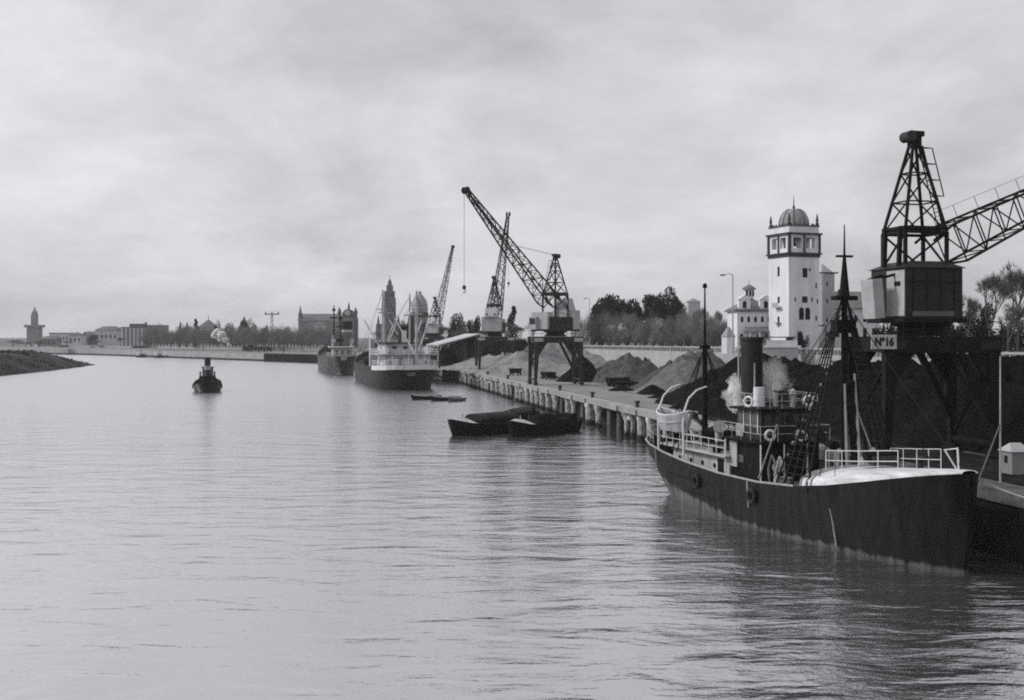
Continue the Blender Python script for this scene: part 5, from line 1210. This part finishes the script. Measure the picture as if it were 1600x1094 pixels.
# ------------------------------------------------------------------ trees
def crown_mesh(kind, seed):
    r = random.Random(seed); b = B()
    if kind == 'pine':
        bl = []
        for _ in range(24):
            a_ = r.uniform(0,6.28); q_ = r.random()**.5*.68; bl.append((Vector((math.cos(a_)*q_, math.sin(a_)*q_, (.86-.42*q_*q_)*r.uniform(.62,1.0))), r.uniform(.16,.30)))
        n_, s0, s1 = 6500, .018, .042
    elif kind == 'round':
        bl = [(Vector((r.uniform(-.5,.5), r.uniform(-.5,.5), r.uniform(.25,.8))), r.uniform(.16,.3)) for _ in range(14)]+[(Vector((0,0,.5)),.4)]
        n_, s0, s1 = 4200, .02, .045
    elif kind == 'cypress':
        bl = [(Vector((r.uniform(-.05,.05), r.uniform(-.05,.05), .12+.8*k/9)), .17*(1-k/11)+.02) for k in range(10)]; n_, s0, s1 = 2200, .012, .03
    for _ in range(n_):
        c, R_ = r.choice(bl); d = Vector((r.gauss(0,1), r.gauss(0,1), r.gauss(0,1))).normalized()*R_*(r.random()**.33)
        q = c+d*(1+.25*noise.noise((c+d)*6))
        if kind == 'pine': q.z = c.z+(q.z-c.z)*.55
        u = Vector((r.uniform(-1,1), r.uniform(-1,1), r.uniform(-1,1))).normalized(); v = u.orthogonal().normalized(); s = r.uniform(s0, s1)
        b.add([q+u*s, q+v*s*.6, q-u*s, q-v*s*.6], [(0,1,2,3)])
    return b
def brush_mesh(seed):
    r = random.Random(seed); b = B(); tk = B(); tk.tube((0,0,0),(.01,0,.3),.02,.014,6)
    for _ in range(26):
        d = Vector((r.uniform(-.42,.42), r.uniform(-.42,.42), r.uniform(.45,.92))); m_ = Vector((d.x*.25,d.y*.25,.3)); b.path([(0,0,.12), m_, d], .009, 4, .002)
    bl = [(Vector((r.uniform(-.36,.36), r.uniform(-.36,.36), r.uniform(.3,.82))), r.uniform(.12,.2)) for _ in range(15)]+[(Vector((0,0,.55)),.3)]
    for _ in range(3400):
        c, R_ = r.choice(bl); d = Vector((r.gauss(0,1), r.gauss(0,1), r.gauss(0,1))).normalized()*R_*(r.random()**.4)
        q = c+d; e = Vector((q.x+r.uniform(-.4,.4), q.y+r.uniform(-.4,.4), r.uniform(.1,.9))).normalized()*r.uniform(.03,.09); s = e.orthogonal().normalized()*r.uniform(.002,.0045)
        b.add([q-s, q+s, q+e], [(0,1,2)])
    return b, tk
def twig_mesh(seed, spread=.5, n_=900):
    """bare winter crown: forking limbs and a haze of fine twigs, unit height"""
    r = random.Random(seed); b = B(); tips = []
    def grow(p_, d, l, w, depth):
        q = p_+d*l; b.tube(p_, q, w, w*.6, 4 if depth else 5, False)
        if depth >= 4: tips.append((q, d)); return
        for _ in range(3 if depth < 3 else 2):
            e = (d+Vector((r.uniform(-1,1), r.uniform(-1,1), r.uniform(-.35,.75)))*.75).normalized(); e.x *= 1+spread*.3
            grow(q, e, l*r.uniform(.62,.85), w*.58, depth+1)
    trunk = B(); trunk.tube((0,0,0),(.01,0,.3),.028,.02,8)
    for _ in range(4): grow(Vector((0,0,.26)), Vector((r.uniform(-.7,.7),r.uniform(-.7,.7),1)).normalized(), .17, .016, 0)
    for q, d in tips:
        for _ in range(9):
            e = (d*.4+Vector((r.uniform(-1,1),r.uniform(-1,1),r.uniform(-.5,.8)))).normalized()*r.uniform(.04,.10); s = e.orthogonal().normalized()*r.uniform(.0018,.0035)
            b.add([q-s, q+s, q+e], [(0,1,2)]); m_ = q+e*.4; f = (e+Vector((r.uniform(-1,1),r.uniform(-1,1),r.uniform(-1,1)))*.06)*.6
            b.add([m_-s, m_+s, m_+f], [(0,1,2)])
    return b, trunk
tr_m = {}
for k in range(4):
    b, tk = twig_mesh(100+k); tr_m['bare', k] = (b.mesh('crown', M['twig']), tk.mesh('trunk', M['bark'], True)); 
    m2 = tr_m['bare', k][0].copy(); m2.materials.clear(); m2.materials.append(M['twigd']); tr_m['dark', k] = (m2, tr_m['bare', k][1])
for k in range(4):
    b, tk = brush_mesh(200+k); me = b.mesh('crown', M['twig']); tkm = tk.mesh('trunk', M['bark']); m2 = me.copy(); m2.materials.clear(); m2.materials.append(M['twigd'])
    tr_m['brush', k] = (me, tkm); tr_m['dbrush', k] = (m2, tkm)
for kd in ('pine','round','cypress'):
    for k in range(3):
        tk = B(); tk.tube((0,0,0),(.02,.01,.5),.03,.018,8)
        if kd != 'cypress':
            for a_ in (0,2,4): tk.tube((.015,.01,.38),(.25*math.cos(a_+k),.25*math.sin(a_+k),.62),.014,.007,6)
        tr_m[kd, k] = (crown_mesh(kd, 40+k).mesh('crown', M['leaf']), tk.mesh('trunk', M['bark'], True))
NT = 0
def tree(kd, k, w, h_, sx, label, group=None, name=None):
    t = thing(name or {'bare':'bare_tree','dark':'bare_tree','brush':'bare_tree','dbrush':'bare_tree','pine':'pine_tree','round':'evergreen_tree','cypress':'cypress_tree'}[kd], label, 'tree', w, random.uniform(0,6.28), group)
    cr, tk = tr_m[kd, k]
    for nm, me in (('crown', cr), ('trunk', tk)): o = bpy.data.objects.new(nm, me); COL.objects.link(o); o.parent = t
    t.scale = (sx, sx, h_); return t
def treeat(kd, px, top, Y, wpx, label, group=None, zbase=None):
    global NT; NT += 1
    z0 = gz(Y) if zbase is None else zbase
    if zbase is None and Y > 520: z0 = 5.4
    h_ = Zp(top,Y)-z0; w_ = wpx*Y/F
    k_ = {'pine':.78,'round':.72,'cypress':.2,'bare':.5,'dark':.5,'brush':.5,'dbrush':.5}[kd]*2
    return tree(kd, NT % (4 if kd in ('bare','dark','brush','dbrush') else 3), (X(px,Y),Y,z0-.1), h_/(.97 if kd in ('cypress',) else 1.0), w_/k_, label, group)
treeat('pine', 962, 447, 380, 76, 'big dark umbrella pine, left one of the two above the bare trees')
treeat('pine', 1036, 441, 385, 66, 'big dark umbrella pine, right and taller one of the two')
treeat('round', 938, 464, 372, 44, 'lower dark evergreen under the left umbrella pine')
treeat('round', 1052, 462, 380, 46, 'lower dark evergreen under the right umbrella pine')
treeat('round', 1000, 470, 395, 40, 'dark evergreen filling the gap between the two umbrella pines')
gN = 'bare trees along the promenade wall'
nb_ = 18
for k in range(nb_):
    f = k/(nb_-1); px = 1142-f*232; Y = 250+f*118+random.uniform(-2,8); top = 492-f*8+random.uniform(-6,5)
    treeat('brush' if k % 3 else 'dbrush', px+random.uniform(-3,3), top, Y, 44-f*8, 'bare grey tree in the row along the promenade wall', gN)
for k in range(16):
    f = k/15; px = 1130-f*205; Y = 262+f*118; top = 510-f*2+random.uniform(-5,5)
    treeat('dbrush', px, top, Y, 46, 'bare grey tree in the row along the promenade wall', gN)
for px, top, Y in ((1066,484,300),(1084,480,290),(1104,486,280),(1122,490,268),(1138,494,260),(1092,500,270),(1116,504,262)):
    treeat('brush', px, top, Y, 42, 'bare grey tree in the row along the promenade wall', gN)
treeat('bare', 1095, 463, 330, 34, 'taller pale bare tree right of the umbrella pines')
treeat('bare', 1122, 470, 340, 26, 'pale bare tree left of the street lamp')
# trees behind the two middle cranes
for px, top, Y, w_, kd, l in ((712,482,420,30,'round','dark tree just right of the farthest crane'),(738,492,430,32,'round','dark tree behind the left crane tower'),(800,478,400,26,'cypress','narrow dark tree between the two middle cranes'),
      (812,500,390,40,'dark','dim bare tree between the two middle cranes'),(830,494,410,36,'bare','bare tree left of the middle crane house'),(690,498,440,30,'bare','bare tree right of the domed building'),
      (640,486,520,24,'round','dark tree at the foot of the domed building'),(668,496,500,24,'round','dark tree under the farthest crane'),(766,488,420,34,'dark','bare tree behind the steep jib'),
      (895,488,385,34,'dark','bare tree right of the middle crane'),(785,506,380,36,'bare','low bare tree beneath the steep jib'),(625,508,520,30,'dark','dim bare tree behind the white ship masts'),(590,508,540,34,'bare','bare tree behind the left masts of the white ship'),
      (655,512,480,30,'dark','low bare tree before the domed building'),(720,505,400,34,'bare','low bare tree before the dark tree'),(750,508,400,34,'dark','low dark bare tree behind the shed')):
    treeat(kd, px, top, Y, w_, l, 'trees behind the cranes')
# far bank: avenue of bare trees
for k in range(60):
    px = 236+k*(300/59); Y = 700-(px-236)*.36; 
    treeat('brush', px, 509+random.uniform(-4,5), Y, 27, 'bare grey tree in the far bank avenue', 'bare trees of the far bank avenue')
for k in range(26):
    px = 232+k*(300/25); Y = 730-(px-236)*.36
    treeat('dbrush', px, 518+random.uniform(-5,3), Y, 34, 'dim low tree behind the far bank avenue', 'low trees behind the far avenue')
for px, top, Y, w_, kd, l in ((233,513,745,16,'round','dark tree at the right end of the mansion'),(252,507,750,17,'round','dark round tree between mansion and cypresses'),(281,503,740,8,'cypress','first of the pointed cypresses, leftmost'),(292,504,740,8,'cypress','second pointed cypress from the left'),
      (306,498,745,14,'cypress','tallest broad cypress left of the villa'),(338,501,735,12,'round','dark tree just right of the villa'),(357,500,730,20,'round','dark tree behind the steam puff'),(381,492,725,16,'pine','small umbrella pine standing above the far trees'),
      (395,499,720,18,'round','dark tree right of the small umbrella pine'),(374,506,715,26,'round','dark broad tree under the small umbrella pine'),(415,506,710,16,'round','dark tree left of the lattice mast'),(437,506,700,16,'dark','dim tree right of the lattice mast'),
      (145,520,820,18,'round','dark tree between low white houses at left'),(128,518,840,14,'round','dark tree behind the low white house'),(60,530,700,40,'dark','bare tree below the distant church tower'),(40,532,690,34,'dark','bare tree at the left edge of the photo'),
      (104,530,760,22,'dark','bare tree before the long low house'),(188,524,760,20,'dark','bare tree left of the mansion columns'),(152,529,740,26,'bare','bare tree before the broad pale house'),(20,528,720,40,'bare','pale bare tree beyond the left edge'),(85,533,700,26,'bare','pale bare tree before the grey house')):
    treeat(kd, px, top, Y, w_, l, 'trees on the far bank skyline')
# trees behind the near crane, right edge
for px, top, Y, w_, kd, l in ((1546,392,165,80,'dark','tall bare tree at the right edge behind the crane'),(1590,380,160,90,'dark','tall bare tree cut by the right edge'),(1512,435,175,60,'dark','lower bare tree close behind the crane house'),
      (1575,450,150,80,'dark','bushy bare tree low at the right edge'),(1528,470,190,60,'round','dark evergreen behind the crane portal'),(1480,480,200,60,'round','dark evergreen behind the crane house'),(1580,490,185,70,'round','dark evergreen at the far right edge'),
      (1430,492,205,60,'round','dark evergreen seen under the crane house'),(1380,505,225,50,'round','dark evergreen left under the crane house')):
    treeat(kd, px, top, Y, w_, l, 'trees behind the near crane', 8.6)
# climbing bush on the tower front
treeat('round', 1252, 513, 219, 22, 'small dark bush at the foot of the white tower', None, 8.6)
treeat('round', 1010, 556, 214, 12, 'round dark bush at the wall foot between two heaps', None, QZ+2.2)

# ------------------------------------------------------------------ steam and smoke
def puff(name, label, cat, blobs, dens, col=.95, nscale=.9, aniso=.2):
    m = bpy.data.materials.new(name); m.use_nodes = True; t = m.node_tree; t.nodes.clear()
    o_ = t.nodes.new('ShaderNodeOutputMaterial'); v = t.nodes.new('ShaderNodeVolumePrincipled'); t.links.new(v.outputs[0], o_.inputs['Volume'])
    v.inputs['Color'].default_value = (col,col,col,1); v.inputs['Anisotropy'].default_value = aniso
    co = t.nodes.new('ShaderNodeTexCoord'); n = t.nodes.new('ShaderNodeTexNoise'); n.inputs['Scale'].default_value = nscale; n.inputs['Detail'].default_value = 4; t.links.new(co.outputs['Object'], n.inputs['Vector'])
    mr = t.nodes.new('ShaderNodeMapRange'); t.links.new(n.outputs['Fac'], mr.inputs[0]); mr.inputs[1].default_value = .38 if blobs[0][1] < 1.2 else .15; mr.inputs[2].default_value = .62 if blobs[0][1] < 1.2 else .4; mr.inputs[3].default_value = 0; mr.inputs[4].default_value = dens
    t.links.new(mr.outputs[0], v.inputs['Density'])
    mb = bpy.data.metaballs.new(name); mb.resolution = .12 if blobs[0][1] < 1.5 else .45; mb.render_resolution = mb.resolution
    c0 = blobs[0][0]
    # union of blobs as one skin
    for c, r_ in blobs:
        e = mb.elements.new(); e.co = Vector(c)-Vector(c0); e.radius = r_*1.25
    ob = bpy.data.objects.new(name+'_meta', mb); COL.objects.link(ob)
    bpy.context.view_layer.update()
    me = bpy.data.meshes.new_from_object(ob.evaluated_get(bpy.context.evaluated_depsgraph_get())); me.name = name
    bpy.data.objects.remove(ob); me.materials.clear(); me.materials.append(m)
    for v_ in me.vertices:
        w_ = v_.co.copy(); k_ = 1.1/blobs[0][1]; d_ = noise.noise(w_*k_)*(.55 if blobs[0][1] < 1.2 else .35)+noise.noise(w_*k_*2.3)*(.3 if blobs[0][1] < 1.2 else .15)
        v_.co = w_+v_.normal*d_*blobs[0][1]
    o = bpy.data.objects.new(name, me); COL.objects.link(o); o.location = c0
    return tag(o, label, cat, kind='stuff')
puff('steam_cloud', 'bright white steam puff above the far locomotive', 'steam', [(W(357,538,592),1.3),(W(353,531,593),2.2),(W(347,524,594),3.0),(W(340,519,596),2.7),(W(335,524,596),2.4),(W(344,530,595),2.0)], 7.0, .98, .35)
puff('steam_cloud', 'white steam rising beside the steamer funnel', 'steam', [(W(1150,628,77),.95),(W(1149,612,77.5),.95),(W(1156,598,78),.8),(W(1145,600,78.5),.6)], 2.5, .97, .9)
puff('smoke_cloud', 'grey smoke drifting right of the steamer funnel', 'smoke', [(W(1203,612,76),.75),(W(1207,594,77),1.1),(W(1216,582,78),1.1),(W(1204,576,78),.9),(W(1228,596,77),.9)], .75, .85, .8)

# ------------------------------------------------------------------ haze
hm = bpy.data.materials.new('haze'); hm.use_nodes = True; t = hm.node_tree; t.nodes.clear()
o_ = t.nodes.new('ShaderNodeOutputMaterial'); v = t.nodes.new('ShaderNodeVolumePrincipled'); t.links.new(v.outputs[0], o_.inputs['Volume'])
v.inputs['Color'].default_value = (.97,.96,.98,1); v.inputs['Density'].default_value = .0001
b = B(); b.box((0,2850,47),(11400,6500,96)); tag(b.build('haze', hm), kind='stuff')
